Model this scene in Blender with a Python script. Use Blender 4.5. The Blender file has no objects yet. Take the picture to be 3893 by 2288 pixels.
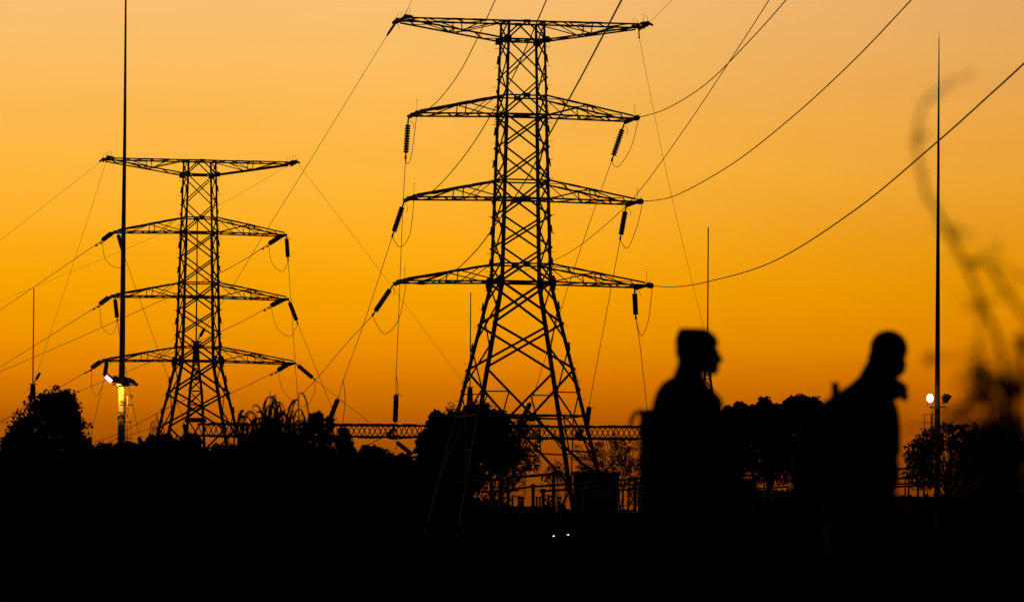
import bpy, math, random
import numpy as np
from mathutils import Vector, Matrix, Quaternion

# ------------------------------------------------------------------ camera, sky, exposure
F = 23790.0                      # focal length in photograph pixels (3893 wide)
CX, CY, HOR = 1946.5, 1144.0, 2300.0
PITCH = math.atan((HOR - CY) / F); ROLL = 0.0070
CAM = Vector((0, 0, 1.5))
fw = Vector((0, math.cos(PITCH), math.sin(PITCH)))
up0 = Vector((0, -math.sin(PITCH), math.cos(PITCH))); rt0 = Vector((1, 0, 0))
rt = rt0 * math.cos(ROLL) + up0 * math.sin(ROLL)
up = up0 * math.cos(ROLL) - rt0 * math.sin(ROLL)
scene = bpy.context.scene
cd = bpy.data.cameras.new('camera'); cam = bpy.data.objects.new('camera', cd)
scene.collection.objects.link(cam); scene.camera = cam
cam.matrix_world = Matrix(((rt.x, up.x, -fw.x, CAM.x), (rt.y, up.y, -fw.y, CAM.y), (rt.z, up.z, -fw.z, CAM.z), (0, 0, 0, 1)))
cd.sensor_width = 36; cd.lens = 36 * F / 3893; cd.clip_start = 0.5; cd.clip_end = 20000
cd.dof.use_dof = True; cd.dof.focus_distance = 410; cd.dof.aperture_fstop = 5.8; cd.dof.aperture_blades = 0

scene.view_settings.view_transform = 'Standard'; scene.view_settings.look = 'None'
scene.view_settings.exposure = 0; scene.view_settings.gamma = 1

def lin(c):
    return tuple((v / 255 / 12.92) if v / 255 <= .04045 else ((v / 255 + .055) / 1.055) ** 2.4 for v in c)

W = bpy.data.worlds.new("World"); scene.world = W; W.use_nodes = True
nt = W.node_tree; N = nt.nodes; Lk = nt.links
for n in list(N): N.remove(n)
def node(t, **k):
    n = N.new(t)
    for a, b in k.items(): setattr(n, a, b)
    return n
tc = node('ShaderNodeTexCoord'); sx = node('ShaderNodeSeparateXYZ'); Lk.new(tc.outputs['Generated'], sx.inputs[0])
mr = node('ShaderNodeMapRange'); Lk.new(sx.outputs['Z'], mr.inputs[0]); mr.inputs[1].default_value = 0.0; mr.inputs[2].default_value = 0.2
ramp = node('ShaderNodeValToRGB'); Lk.new(mr.outputs[0], ramp.inputs[0])
SKY = [(2290, (98, 44, 0)), (1900, (128, 61, 0)), (1750, (150, 73, 0)), (1600, (183, 93, 0)), (1450, (218, 121, 0)),
       (1300, (238, 146, 0)), (1100, (248, 162, 0)), (930, (252, 171, 22)), (700, (254, 180, 54)), (460, (253, 184, 76)),
       (230, (251, 189, 98)), (0, (250, 191, 114)), (-600, (226, 178, 130)), (-2400, (150, 130, 120))]
el = ramp.color_ramp.elements
while len(el) > 1: el.remove(el[0])
for i, (y, c) in enumerate(SKY):
    pos = math.sin(math.atan((HOR - y) / F)) / 0.2
    pos = min(max(pos, 0), 1)
    e = el[0] if i == 0 else el.new(pos)
    e.position = pos; e.color = (*lin(c), 1)
# the afterglow is strongest ahead and to the left and dies away to the sides and behind
mpn = node('ShaderNodeMapping'); Lk.new(tc.outputs['Generated'], mpn.inputs[0]); mpn.inputs['Scale'].default_value = (9, 9, 70)
nzs = node('ShaderNodeTexNoise'); nzs.inputs['Scale'].default_value = 1.6; nzs.inputs['Detail'].default_value = 4; Lk.new(mpn.outputs[0], nzs.inputs[0])
nzr = node('ShaderNodeMapRange'); Lk.new(nzs.outputs[0], nzr.inputs[0]); nzr.inputs[1].default_value = .25; nzr.inputs[2].default_value = .75; nzr.inputs[3].default_value = .965; nzr.inputs[4].default_value = 1.035
az = node('ShaderNodeMapRange', interpolation_type='SMOOTHSTEP'); Lk.new(sx.outputs['Y'], az.inputs[0])
az.inputs[1].default_value = -0.1; az.inputs[2].default_value = 0.97; az.inputs[3].default_value = 0.05; az.inputs[4].default_value = 1
ax = node('ShaderNodeMapRange', interpolation_type='SMOOTHSTEP'); Lk.new(sx.outputs['X'], ax.inputs[0])
ax.inputs[1].default_value = -0.03; ax.inputs[2].default_value = 0.11
mixr = node('ShaderNodeMix', data_type='RGBA'); Lk.new(ax.outputs[0], mixr.inputs[0])
mixr.inputs[6].default_value = (1, 1, 1, 1); mixr.inputs[7].default_value = (.82, .74, .72, 1)
m1 = node('ShaderNodeMix', data_type='RGBA', blend_type='MULTIPLY'); m1.inputs[0].default_value = 1
Lk.new(ramp.outputs[0], m1.inputs[6]); Lk.new(mixr.outputs[2], m1.inputs[7])
m2 = node('ShaderNodeMix', data_type='RGBA', blend_type='MULTIPLY'); m2.inputs[0].default_value = 1
Lk.new(m1.outputs[2], m2.inputs[6]); mz = node('ShaderNodeMath', operation='MULTIPLY'); Lk.new(az.outputs[0], mz.inputs[0]); Lk.new(nzr.outputs[0], mz.inputs[1]); Lk.new(mz.outputs[0], m2.inputs[7])
sky = node('ShaderNodeTexSky'); sky.sky_type = 'NISHITA'; sky.sun_disc = False
sky.sun_elevation = math.radians(1.5); sky.sun_rotation = math.radians(-22)
sk = node('ShaderNodeMix', data_type='RGBA', blend_type='MULTIPLY'); sk.inputs[0].default_value = 1
Lk.new(sky.outputs[0], sk.inputs[6]); sk.inputs[7].default_value = (.004, .004, .004, 1)
hi = node('ShaderNodeMapRange', interpolation_type='SMOOTHSTEP'); Lk.new(sx.outputs['Z'], hi.inputs[0])
hi.inputs[1].default_value = 0.12; hi.inputs[2].default_value = 0.45
m3 = node('ShaderNodeMix', data_type='RGBA'); Lk.new(hi.outputs[0], m3.inputs[0]); Lk.new(m2.outputs[2], m3.inputs[6]); Lk.new(sk.outputs[2], m3.inputs[7])
bg = node('ShaderNodeBackground'); bg.inputs[1].default_value = 1.0; Lk.new(m3.outputs[2], bg.inputs[0])
wo = node('ShaderNodeOutputWorld'); Lk.new(bg.outputs[0], wo.inputs[0])

sd = bpy.data.lights.new('sun', 'SUN'); sun = bpy.data.objects.new('sun', sd); scene.collection.objects.link(sun)
sd.energy = 0.035; sd.angle = math.radians(3); sd.color = (1, .55, .2)
sun.rotation_euler = Vector((math.sin(math.radians(22)), -math.cos(math.radians(22)), -math.tan(math.radians(1.5)))).to_track_quat('-Z', 'Y').to_euler()

# ------------------------------------------------------------------ helpers
rnd = random.Random(7); rng = np.random.default_rng(11)
D = 3893 / 2520.0                # "display" pixels (2520 wide) to photograph pixels
def P(x, y, Z):
    d = fw + rt * ((x - CX) / F) + up * ((CY - y) / F)
    return CAM + d * (Z / d.y)
def PD(x, y, Z): return P(x * D, y * D, Z)

GP = [(-200, -.6), (-30, -.1), (0, 0), (25, 1.0), (31, 1.08), (45, 1.2), (100, 1.9), (200, 2.75), (300, 3.55), (385, 4.6), (420, 4.7), (600, 4.9), (2000, 4.9), (9000, 4)]
def gz(y):
    for (a, b), (c, d) in zip(GP, GP[1:]):
        if y <= c: return b + (d - b) * max(0, (y - a)) / (c - a)
    return GP[-1][1]

def mat(name, c1, c2=None, scale=5, rough=.8, metal=0, bump=0, emit=None, es=0):
    m = bpy.data.materials.new(name); m.use_nodes = True
    t = m.node_tree; b = t.nodes['Principled BSDF']
    b.inputs['Roughness'].default_value = rough; b.inputs['Metallic'].default_value = metal
    b.inputs['Specular IOR Level'].default_value = .25 if rough < .9 else .03
    if c2:
        tcn = t.nodes.new('ShaderNodeTexCoord'); nz = t.nodes.new('ShaderNodeTexNoise'); nz.inputs['Scale'].default_value = scale; nz.inputs['Detail'].default_value = 5
        r = t.nodes.new('ShaderNodeValToRGB'); r.color_ramp.elements[0].color = (*c1, 1); r.color_ramp.elements[1].color = (*c2, 1)
        r.color_ramp.elements[0].position = .35; r.color_ramp.elements[1].position = .65
        t.links.new(tcn.outputs['Object'], nz.inputs[0]); t.links.new(nz.outputs[0], r.inputs[0]); t.links.new(r.outputs[0], b.inputs['Base Color'])
        if bump:
            bn = t.nodes.new('ShaderNodeBump'); bn.inputs['Strength'].default_value = bump; t.links.new(nz.outputs[0], bn.inputs['Height']); t.links.new(bn.outputs[0], b.inputs['Normal'])
    else: b.inputs['Base Color'].default_value = (*c1, 1)
    if emit:
        b.inputs['Emission Color'].default_value = (*emit, 1); b.inputs['Emission Strength'].default_value = es
    return m
M = dict(
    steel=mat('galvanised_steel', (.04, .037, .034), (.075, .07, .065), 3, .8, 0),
    wire=mat('weathered_conductor', (.06, .045, .04), (.1, .08, .07), 8, .6, .3),
    glass=mat('insulator_glass', (.05, .10, .07), (.09, .15, .11), 6, .25),
    porc=mat('brown_porcelain', (.06, .035, .025), (.10, .06, .04), 6, .35),
    alu=mat('aluminium_tube', (.28, .26, .22), (.4, .37, .3), 4, .45, .5),
    mast=mat('painted_mast_steel', (.45, .42, .36), (.6, .56, .48), 5, .55, .1, .1),
    black=mat('dark_housing', (.02, .02, .022), (.04, .04, .04), 12, .6),
    leaf=mat('leaves_dark', (.010, .016, .005), (.022, .03, .010), .9, .95),
    leaf2=mat('leaves_olive', (.016, .02, .006), (.03, .036, .012), .9, .95),
    reed=mat('reed_leaves', (.05, .045, .015), (.09, .075, .03), 2, .9),
    bark=mat('bark', (.015, .01, .007), (.035, .026, .018), 7, .95, 0, .4),
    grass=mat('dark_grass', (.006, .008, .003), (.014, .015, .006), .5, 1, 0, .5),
    concrete=mat('concrete', (.12, .10, .08), (.2, .17, .14), 2, .95, 0, .2),
    skin=mat('skin_brown', (.05, .026, .016), (.07, .036, .022), 20, .6),
    jacket=mat('jacket_cloth', (.010, .010, .013), (.02, .02, .024), 25, .95, 0, .3),
    coat=mat('coat_cloth', (.02, .012, .008), (.032, .02, .014), 25, .95, 0, .3),
    trouser=mat('trouser_cloth', (.012, .013, .018), (.022, .024, .03), 30, .95, 0, .3),
    pack=mat('backpack_nylon', (.006, .007, .009), (.013, .013, .015), 18, .95, 0, .3),
    cap=mat('knit_cap', (.012, .01, .01), (.03, .026, .024), 40, .95, 0, .5),
    shoe=mat('shoe_leather', (.02, .015, .012), (.04, .03, .025), 18, .6),
    eye=mat('eye_white', (.5, .48, .45)),
    lampw=mat('lamp_glow_violet', (.8, .8, .8), emit=(.85, .32, 1.0), es=5),
    lampr=mat('lamp_glow_white', (.8, .8, .8), emit=(1.0, .5, .75), es=8),
    lampg=mat('small_lamp_glow', (.8, .8, .6), emit=(1.0, .95, .35), es=1.3),
)

class MB:
    def __init__(s): s.v = []; s.f = []
    def quadbox(s, p, q, w, h, ref=None, ext=0.0):
        p = Vector(p); q = Vector(q); d = (q - p)
        if d.length < 1e-6: return
        d.normalize(); p = p - d * ext; q = q + d * ext
        r = Vector(ref) if ref is not None else (Vector((0, 0, 1)) if abs(d.z) < .9 else Vector((0, 1, 0)))
        a = d.cross(r)
        if a.length < 1e-4: a = d.cross(Vector((1, 0, 0)))
        a.normalize(); b = a.cross(d)
        i = len(s.v)
        for c in (p, q):
            for sa, sb in ((-1, -1), (1, -1), (1, 1), (-1, 1)): s.v.append(c + a * (sa * w / 2) + b * (sb * h / 2))
        s.f += [(i, i+3, i+2, i+1), (i+4, i+5, i+6, i+7)] + [(i+k, i+(k+1) % 4, i+4+(k+1) % 4, i+4+k) for k in range(4)]
    bar = quadbox
    def angle(s, p, q, w, t, ina, inb):
        """L-section member from p to q; flanges run along directions ina and inb"""
        p = Vector(p); q = Vector(q); a = Vector(ina); b = Vector(inb); i = len(s.v)
        prof = [(0, 0), (w, 0), (w, t), (t, t), (t, w), (0, w)]
        for c in (p, q):
            for x, y in prof: s.v.append(c + a * x + b * y)
        s.f += [tuple(i + k for k in range(6))[::-1], tuple(i + 6 + k for k in range(6))] + [(i+k, i+(k+1) % 6, i+6+(k+1) % 6, i+6+k) for k in range(6)]
    def tube(s, pts, rad, n=6, cap=True):
        pts = [Vector(p) for p in pts]; m = len(pts)
        if not hasattr(rad, '__len__'): rad = [rad] * m
        i = len(s.v); a = None
        for k in range(m):
            t = (pts[min(k+1, m-1)] - pts[max(k-1, 0)])
            if t.length < 1e-9: t = Vector((0, 0, 1))
            t.normalize()
            if a is None:
                a = t.cross(Vector((0, 0, 1)))
                if a.length < .05: a = t.cross(Vector((1, 0, 0)))
            else: a = a - t * a.dot(t)
            a.normalize(); b = t.cross(a)
            for j in range(n):
                th = 2 * math.pi * j / n
                s.v.append(pts[k] + (a * math.cos(th) + b * math.sin(th)) * rad[k])
        for k in range(m-1):
            for j in range(n):
                s.f.append((i+k*n+j, i+k*n+(j+1) % n, i+(k+1)*n+(j+1) % n, i+(k+1)*n+j))
        if cap:
            s.f.append(tuple(i+j for j in range(n))[::-1]); s.f.append(tuple(i+(m-1)*n+j for j in range(n)))
    def lathe(s, p, q, prof, n=12):
        p = Vector(p); q = Vector(q); s.tube([p + (q - p) * t for t, r in prof], [r for t, r in prof], n)
    def ell(s, c, r, n=12, rot=None):
        c = Vector(c); m = n // 2 + 1; i = len(s.v); rot = rot or Matrix.Identity(3)
        s.v.append(c + rot @ Vector((0, 0, r[2])))
        for k in range(1, m):
            ph = math.pi * k / m
            for j in range(n):
                th = 2 * math.pi * j / n
                s.v.append(c + rot @ Vector((r[0]*math.sin(ph)*math.cos(th), r[1]*math.sin(ph)*math.sin(th), r[2]*math.cos(ph))))
        s.v.append(c - rot @ Vector((0, 0, r[2]))); last = len(s.v)-1
        for j in range(n):
            s.f.append((i, i+1+j, i+1+(j+1) % n))
            for k in range(m-2): s.f.append((i+1+k*n+j, i+1+(k+1)*n+j, i+1+(k+1)*n+(j+1) % n, i+1+k*n+(j+1) % n))
            s.f.append((last, i+1+(m-2)*n+(j+1) % n, i+1+(m-2)*n+j))
    def capsule(s, p, q, r1, r2, n=12):
        p = Vector(p); q = Vector(q); d = (q-p).normalized(); pts = []; rad = []
        for k in range(4):
            a = math.pi/2 * (k+.15)/4; pts.append(p - d*r1*math.cos(a)); rad.append(r1*math.sin(a))
        pts += [p, q]; rad += [r1, r2]
        for k in range(3, -1, -1):
            a = math.pi/2 * (k+.15)/4; pts.append(q + d*r2*math.cos(a)); rad.append(r2*math.sin(a))
        s.tube(pts, rad, n)
    def build(s, name, m, parent=None, smooth=False, mod=None):
        me = bpy.data.meshes.new(name); me.from_pydata([tuple(v) for v in s.v], [], s.f); me.materials.append(m)
        if smooth: me.polygons.foreach_set('use_smooth', [True] * len(me.polygons))
        me.update(); o = bpy.data.objects.new(name, me); scene.collection.objects.link(o)
        if parent: o.parent = parent
        if mod:
            r = o.modifiers.new('remesh', 'REMESH'); r.mode = 'VOXEL'; r.voxel_size = mod[0]; r.use_smooth_shade = True
            sm = o.modifiers.new('smooth', 'SMOOTH'); sm.iterations = mod[1]; sm.factor = .5
        return o
def arr_mesh(name, V, Q, m, parent=None):
    me = bpy.data.meshes.new(name); V = np.asarray(V, dtype=np.float32); Q = np.asarray(Q, dtype=np.int32)
    me.vertices.add(len(V)); me.vertices.foreach_set('co', V.ravel()); me.loops.add(Q.size); me.loops.foreach_set('vertex_index', Q.ravel())
    me.polygons.add(len(Q)); me.polygons.foreach_set('loop_start', np.arange(0, Q.size, Q.shape[1], dtype=np.int32)); me.materials.append(m)
    me.update(calc_edges=True); me.validate()
    o = bpy.data.objects.new(name, me); scene.collection.objects.link(o)
    if parent: o.parent = parent
    return o
def tag(o, label, cat, group=None, kind=None):
    if label: o['label'] = label
    if cat: o['category'] = cat
    if group: o['group'] = group
    if kind: o['kind'] = kind
    return o
def thing(name, loc, label, cat, group=None, rz=0):
    o = bpy.data.objects.new(name, None); scene.collection.objects.link(o); o.location = loc; o.rotation_euler = (0, 0, rz); o.empty_display_size = .3
    return tag(o, label, cat, group)
def copy_tree(o, parent=None):
    c = o.copy(); scene.collection.objects.link(c)
    if parent: c.parent = parent
    for ch in o.children: copy_tree(ch, c)
    return c
def at0(mb, o):      # shift world-space geometry into the frame of an unrotated parent
    l = Vector(o.location)
    mb.v = [Vector(v) - l for v in mb.v]; return mb

# ------------------------------------------------------------------ ground
def ground():
    ys = sorted(set([g[0] for g in GP] + list(range(0, 400, 20)) + [500, 800, 1300, 3500, 6000])); xs = [-4000, -900, -300, -120] + list(range(-60, 61, 6)) + [120, 300, 900, 4000]
    V = []; Q = []
    for y in ys:
        for x in xs:
            V.append((x, y, gz(y) + (.12 * math.sin(x * .21 + y * .05) if 60 < y < 380 else 0)))
    n = len(xs)
    for j in range(len(ys)-1):
        for i in range(n-1): Q.append((j*n+i, j*n+i+1, (j+1)*n+i+1, (j+1)*n+i))
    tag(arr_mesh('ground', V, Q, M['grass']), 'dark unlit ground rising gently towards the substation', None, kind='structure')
ground()

# ------------------------------------------------------------------ pylons
Z1, Z2, PSI = 400.0, 545.0, math.radians(12.7); SC2 = 1.046
PX = 400 / F
T1X = P(1977, 1500, Z1).x; BASE1 = gz(400)
def zl(y): return P(1977, y, Z1).z - BASE1
def hw(y):
    w = 141 + .0547 * (y - 87) if y < 1074 else 195 + .418 * (y - 1074)
    return w * PX / math.cos(PSI) / 2
YB = 2300 - (BASE1 - 1.5) / PX
def corner(sx, sy, y): h = hw(y); return Vector((sx * h, sy * h, zl(y)))
ARMS = [(87, 155, 463, 87, 'top'), (368, 440, 414, 446, 'second'), (689, 758, 424, 763, 'third'), (1006, 1074, 459, 1080, 'lowest')]
def arm_tip(i, sx, sy):
    t, b, half, ty, _ = ARMS[i]
    return Vector((sx * half * PX / math.cos(PSI), sy * hw(b) * 1.02, zl(ty)))

def make_pylon(root):
    # legs with step bolts on two opposite legs
    for sx, sy in ((-1, 1), (-1, -1), (1, 1), (1, -1)):
        mb = MB()
        for y0, y1, w in ((84, 440, .15), (440, 758, .20), (758, 1074, .22), (1074, 1583, .25), (1583, YB, .26)):
            mb.angle(corner(sx, sy, y0), corner(sx, sy, y1), w, .028, (-sx, 0, 0), (0, -sy, 0))
        for y in (425, 1060, 1420):          # splice plates with bolt heads standing proud
            for k in range(8):
                p = corner(sx, sy, y + (k - 2) * 9); mb.bar(p, p + Vector((sx * .09, 0, 0)), .05, .05)
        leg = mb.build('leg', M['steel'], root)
        ft = MB(); c = corner(sx, sy, YB); ft.bar(c - Vector((0, 0, .5)), c + Vector((0, 0, .35)), .8, .8); ft.build('footing', M['concrete'], root)
        if (sx, sy) in ((-1, 1), (1, -1)):
            y = 182; first = None
            while y < 1980:
                p = corner(sx, sy, y)
                if first is None:
                    b = MB(); b.tube([(0, 0, 0), (sx * .27, 0, 0), (sx * .28, 0, .03)], .014, 5); first = b.build('step_bolt', M['steel'], leg); first.location = p
                else:
                    c = first.copy(); scene.collection.objects.link(c); c.parent = leg; c.location = p
                y += 70 if y > 400 else 73
    # four faces of bracing
    def K(mb, A, B, w, ref, ext=0): mb.bar(A, B, w, .06, ref, ext)
    for face in range(4):
        mb = MB()
        if face < 2:
            s = -1 if face == 0 else 1
            c = lambda sx, y: corner(sx, s, y)
            mid = lambda y: Vector((0, s * hw(y), zl(y))); ref = (0, 1, 0)
            def X(a, b, w):
                K(mb, c(-1, a), c(1, b), w, ref, .08); K(mb, c(1, a) + Vector((0, s*.04, 0)), c(-1, b) + Vector((0, s*.04, 0)), w, ref, .08)
            for y in (87, 155, 368, 440, 689, 758, 1006, 1074): K(mb, c(-1, y), c(1, y), .13 if y in (440, 758, 1074, 87) else .1, ref)
            K(mb, mid(87), c(-1, 155), .1, ref); K(mb, mid(87), c(1, 155), .1, ref)
            X(155, 298, .085)
            K(mb, c(-1, 298), mid(368), .085, ref); K(mb, c(1, 298), mid(368), .085, ref)
            K(mb, mid(368), c(-1, 440), .1, ref); K(mb, mid(368), c(1, 440), .1, ref)
            X(440, 562, .11); X(562, 689, .11)
            K(mb, c(-1, 689), mid(758), .12, ref); K(mb, c(1, 689), mid(758), .12, ref)
            K(mb, mid(758), c(-1, 824), .12, ref); K(mb, mid(758), c(1, 824), .12, ref)
            X(824, 943, .12)
            K(mb, c(-1, 943), mid(1006), .12, ref); K(mb, c(1, 943), mid(1006), .12, ref)
            K(mb, mid(1006), c(-1, 1074), .14, ref); K(mb, mid(1006), c(1, 1074), .14, ref)
            X(1074, 1233, .16); X(1233, 1405, .15)
            m = mid(1583)
            for sx in (-1, 1):
                K(mb, c(sx, 1405), m, .15, ref)
                a = c(sx, 1405).lerp(m, .5); K(mb, a, c(sx, 1495), .08, ref); K(mb, a, c(sx, 1583).lerp(m, .45), .08, ref)
                K(mb, m, c(sx, 1840), .17, ref)
                b = m.lerp(c(sx, 1840), .52); K(mb, b, c(sx, 1721), .1, ref); K(mb, b, c(sx, 1583).lerp(m, .42), .08, ref); K(mb, c(sx, 1721), c(sx, 1583).lerp(m, .42), .08, ref)
                K(mb, c(sx, 1845), mid(YB - 20) * .55 + c(sx, YB - 20) * .45, .12, ref)
            K(mb, c(-1, 1583), c(1, 1583), .13, ref)
        else:
            s = -1 if face == 2 else 1
            c = lambda sy, y: corner(s, sy, y)
            ref = (1, 0, 0); lv = [87, 155, 228, 298, 368, 440, 500, 562, 625, 689, 758, 820, 882, 943, 1006, 1074, 1150, 1233, 1318, 1405, 1490, 1583]
            for y in (87, 155, 368, 440, 689, 758, 1006, 1074, 1583): K(mb, c(-1, y), c(1, y), .11, ref)
            pairs = [(87, 155), (155, 228), (228, 343), (343, 440), (440, 498), (498, 622), (622, 689), (689, 762), (762, 876), (876, 1000), (1000, 1074), (1074, 1165), (1165, 1320), (1320, 1485)]
            for k, (a, b) in enumerate(pairs):
                w = .09 if b < 440 else .13
                K(mb, c(-1, a), c(1, b), w, ref, .05); K(mb, c(1, a) + Vector((s*.04, 0, 0)), c(-1, b) + Vector((s*.04, 0, 0)), w, ref, .05)
                if b in (228, 498, 622, 876, 1000, 1165, 1320):     # brace ends lap over the leg
                    for sy in (-1, 1):
                        p = c(sy, b); mb.bar(p + Vector((s*.01, 0, .3)), p + Vector((s * .09, 0, -.25)), .08, .05)
            m = Vector((s * hw(1583), 0, zl(1583)))
            for sy in (-1, 1):
                K(mb, c(sy, 1485), m, .12, ref); K(mb, m, c(sy, 1840), .15, ref)
                b = m.lerp(c(sy, 1840), .5); K(mb, b, c(sy, 1721), .09, ref)
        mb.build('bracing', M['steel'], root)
    for y in (155, 440, 758, 1074, 1583):      # plan bracing inside the body
        mb = MB(); mb.bar(corner(-1, -1, y), corner(1, 1, y), .08, .06); mb.bar(corner(1, -1, y), corner(-1, 1, y) , .08, .08)
        mb.build('plan_bracing', M['steel'], root)
    # crossarms
    for i, (t, b, half, ty, nm) in enumerate(ARMS):
        for s in (-1, 1):
            mb = MB(); cw = .105
            for sy in (-1, 1):
                T = corner(s, sy, t); B = corner(s, sy, b); E = arm_tip(i, s, sy)
                if i == 0: Et = E; Eb = E - Vector((s * .25, 0, .12))
                else: Et = E + Vector((-s * .15, 0, .16)); Eb = E
                mb.bar(T, Et, cw, .1, (0, 1, 0), .03); mb.bar(B, Eb, cw, .1, (0, 1, 0), .03)
                ref = (0, 1, 0); w = .065
                ft = .46 if s > 0 else .46
                hiA, loA = (T, Et), (B, Eb)
                h = lambda k: hiA[0].lerp(hiA[1], k)
                l = lambda k: loA[0].lerp(loA[1], k)
                mb.bar(h(.46), l(.46), w, .05, ref)
                if i == 0:
                    mb.bar(h(.02), l(.46), w, .05, ref); mb.bar(l(.46), h(.78), w, .05, ref); mb.bar(h(.22), l(.44), w*.8, .05, ref)
                else:
                    mb.bar(l(.0), h(.46), w*1.1, .05, ref); mb.bar(h(.46), l(.78), w, .05, ref)
                    mb.bar(h(.12), l(.34), w*.8, .05, ref)
                # lap plates on the chords
                for q in (.3, .5):
                    p = h(q); d = (Et - T).normalized(); mb.bar(p - d * .45, p + d * .35, .13, .13, ref)
            # bracing across the arm between the two chord pairs
            Tn, Tf = corner(s, -1, t), corner(s, 1, t); Bn, Bf = corner(s, -1, b), corner(s, 1, b)
            En, Ef = arm_tip(i, s, -1), arm_tip(i, s, 1)
            n = 6
            for k in range(n):
                a, c2 = k / n, (k + 1) / n
                p, q = (Bn.lerp(En, a), Bf.lerp(Ef, c2)) if k % 2 == 0 else (Bf.lerp(Ef, a), Bn.lerp(En, c2))
                mb.bar(p, q, .1, .05)
                p, q = (Tn.lerp(En, a), Tf.lerp(Ef, c2)) if k % 2 == 1 else (Tf.lerp(Ef, a), Tn.lerp(En, c2))
                mb.bar(p, q, .07, .05)
            mb.bar(Bn.lerp(En, .5), Bf.lerp(Ef, .5), .08, .06)
            mb.bar(En, Ef, .15, .13, None, .12)
            mb.bar(En + Vector((0, 0, -.06)), Ef + Vector((0, 0, -.14)), .08, .1)
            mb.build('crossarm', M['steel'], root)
            if i == 0:
                for sy in (-1, 1):
                    e = arm_tip(0, s, sy); b2 = MB()
                    b2.bar(e + Vector((-s*.5, 0, .05)), e + Vector((s * .05, -.1, .12)), .16, .16); b2.bar(e + Vector((s*.0, 0, .1)), e + Vector((s * .16, sy*.5, -.1)), .12, .12)
                    b2.tube([e + Vector((-s * .3, 0, .1)), e + Vector((-s*.35, 0, .62)), e + Vector((-s * .1, 0, .5)), e + Vector((0, 0, .15))], .014, 5)
                    b2.build('earthwire_bracket', M['steel'], root)
    # gusset plates
    for y, w, h in ((155, .5, .42), (1074, .5, .72)):
        for sx in (-1, 1):
            for sy in (-1, 1):
                c = corner(sx, sy, y); g = MB(); yy = Vector((0, sy * .035, 0))
                if y == 155: g.bar(c + yy + Vector((0, 0, -h/2)), c + yy + Vector((0, 0, h/2)), .02, w, (1, 0, 0)) if False else g.bar(c + yy - Vector((w/2, 0, 0)), c + yy + Vector((w/2, 0, 0)), h, .02, (0, 1, 0))
                else:
                    i0 = len(g.v); o8 = [(-.5, .2), (-.25, .55), (.25, .55), (.5, .2), (.5, -.3), (.15, -.75), (-.3, -.75), (-.5, -.3)]
                    for t2 in (-.012, .012):
                        for a, b in o8: g.v.append(c + yy + Vector((-sx * (a * w) , t2, b * h)))
                    g.f += [tuple(range(i0, i0+8)), tuple(range(i0+15, i0+7, -1))] + [(i0+k, i0+(k+1) % 8, i0+8+(k+1) % 8, i0+8+k) for k in range(8)]
                g.build('gusset_plate', M['steel'], root)
    for y in (87, 368, 758, 1006, 1583):
        for sy in (-1, 1):
            c = Vector((0, sy * (hw(y) + .05), zl(y))); g = MB(); g.bar(c - Vector((.22, 0, 0)), c + Vector((.22, 0, 0)), .30 if y != 87 else .2, .02, (0, 1, 0)); g.build('gusset_plate', M['steel'], root)

pyl1 = thing('transmission_pylon', (T1X, Z1, BASE1), 'large steel lattice pylon right of centre, its four crossarms the highest', 'pylon', 'lattice pylons', PSI)
make_pylon(pyl1)
pyl2 = copy_tree(pyl1); tag(pyl2, 'smaller, more distant lattice pylon behind the left floodlight mast', 'pylon')
t2p = P(751, 1500, Z2); TOP2 = P(757, 613, Z2).z
BASE2 = TOP2 - SC2 * zl(87)
pyl2.location = (t2p.x, Z2, BASE2); pyl2.scale = (SC2,) * 3
bpy.context.view_layer.update()
def tip(n, i, sx, sy):
    p = arm_tip(i, sx, sy)
    if n == 2: p = p * SC2
    p = Matrix.Rotation(PSI, 3, 'Z') @ p
    return p + (Vector((T1X, Z1, BASE1)) if n == 1 else Vector((t2p.x, Z2, BASE2)))

# ------------------------------------------------------------------ insulators and wires
def ins_string(p, q, label, group, r=.185, n=11, name='insulator_string', f0=.16, f1=.10, m='glass'):
    p = Vector(p); q = Vector(q); root = thing(name, p, label, 'insulator', group); L = (q - p)
    a = L * f0; b = L * (1 - f1)
    mb = MB(); prof = []
    for k in range(n):
        t0 = k / n
        for dt, rr in ((0, .25), (.12, .3), (.2, .92), (.5, 1.0), (.72, .86), (.78, .35), (.95, .22)):
            prof.append((t0 + dt / n, rr * r))
    mb.lathe(a, b, prof, 12); mb.build('insulator_discs', M[m], root, True)
    k = MB(); k.tube([Vector((0, 0, 0)), a * .4], .035, 6); k.tube([a * .4, a], .05, 6); k.ell(a * .45, (.06, .06, .06), 8); k.build('end_fitting', M['steel'], root)
    k = MB(); k.tube([b, b + (L - b) * .5], .045, 6); k.tube([b + (L-b) * .4, L], [.06, .075], 6); k.build('end_fitting', M['steel'], root)
    side = L.cross(Vector((0, 1, 0))); 
    if side.length > 1e-3:
        side.normalize(); k = MB(); u = -L.normalized(); k.tube([a*.8, a*.6 + side * .2 + u*.05, a * .9 + side * .36 , a*1.3 + side * .38], .015, 5); k.ell(a*1.3 + side*.38, (.03, .03, .03), 6); k.build('arcing_horn', M['steel'], root)
    return root
def catmull(pts, n=7):
    out = []
    for i in range(len(pts) - 1):
        p0 = pts[max(i-1, 0)]; p1 = pts[i]; p2 = pts[i+1]; p3 = pts[min(i+2, len(pts)-1)]
        for k in range(n):
            t = k / n
            out.append(.5 * ((2*p1) + (p2-p0)*t + (2*p0-5*p1+4*p2-p3)*t*t + (3*p1-p0-3*p2+p3)*t**3))
    out.append(pts[-1]); return out
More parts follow.
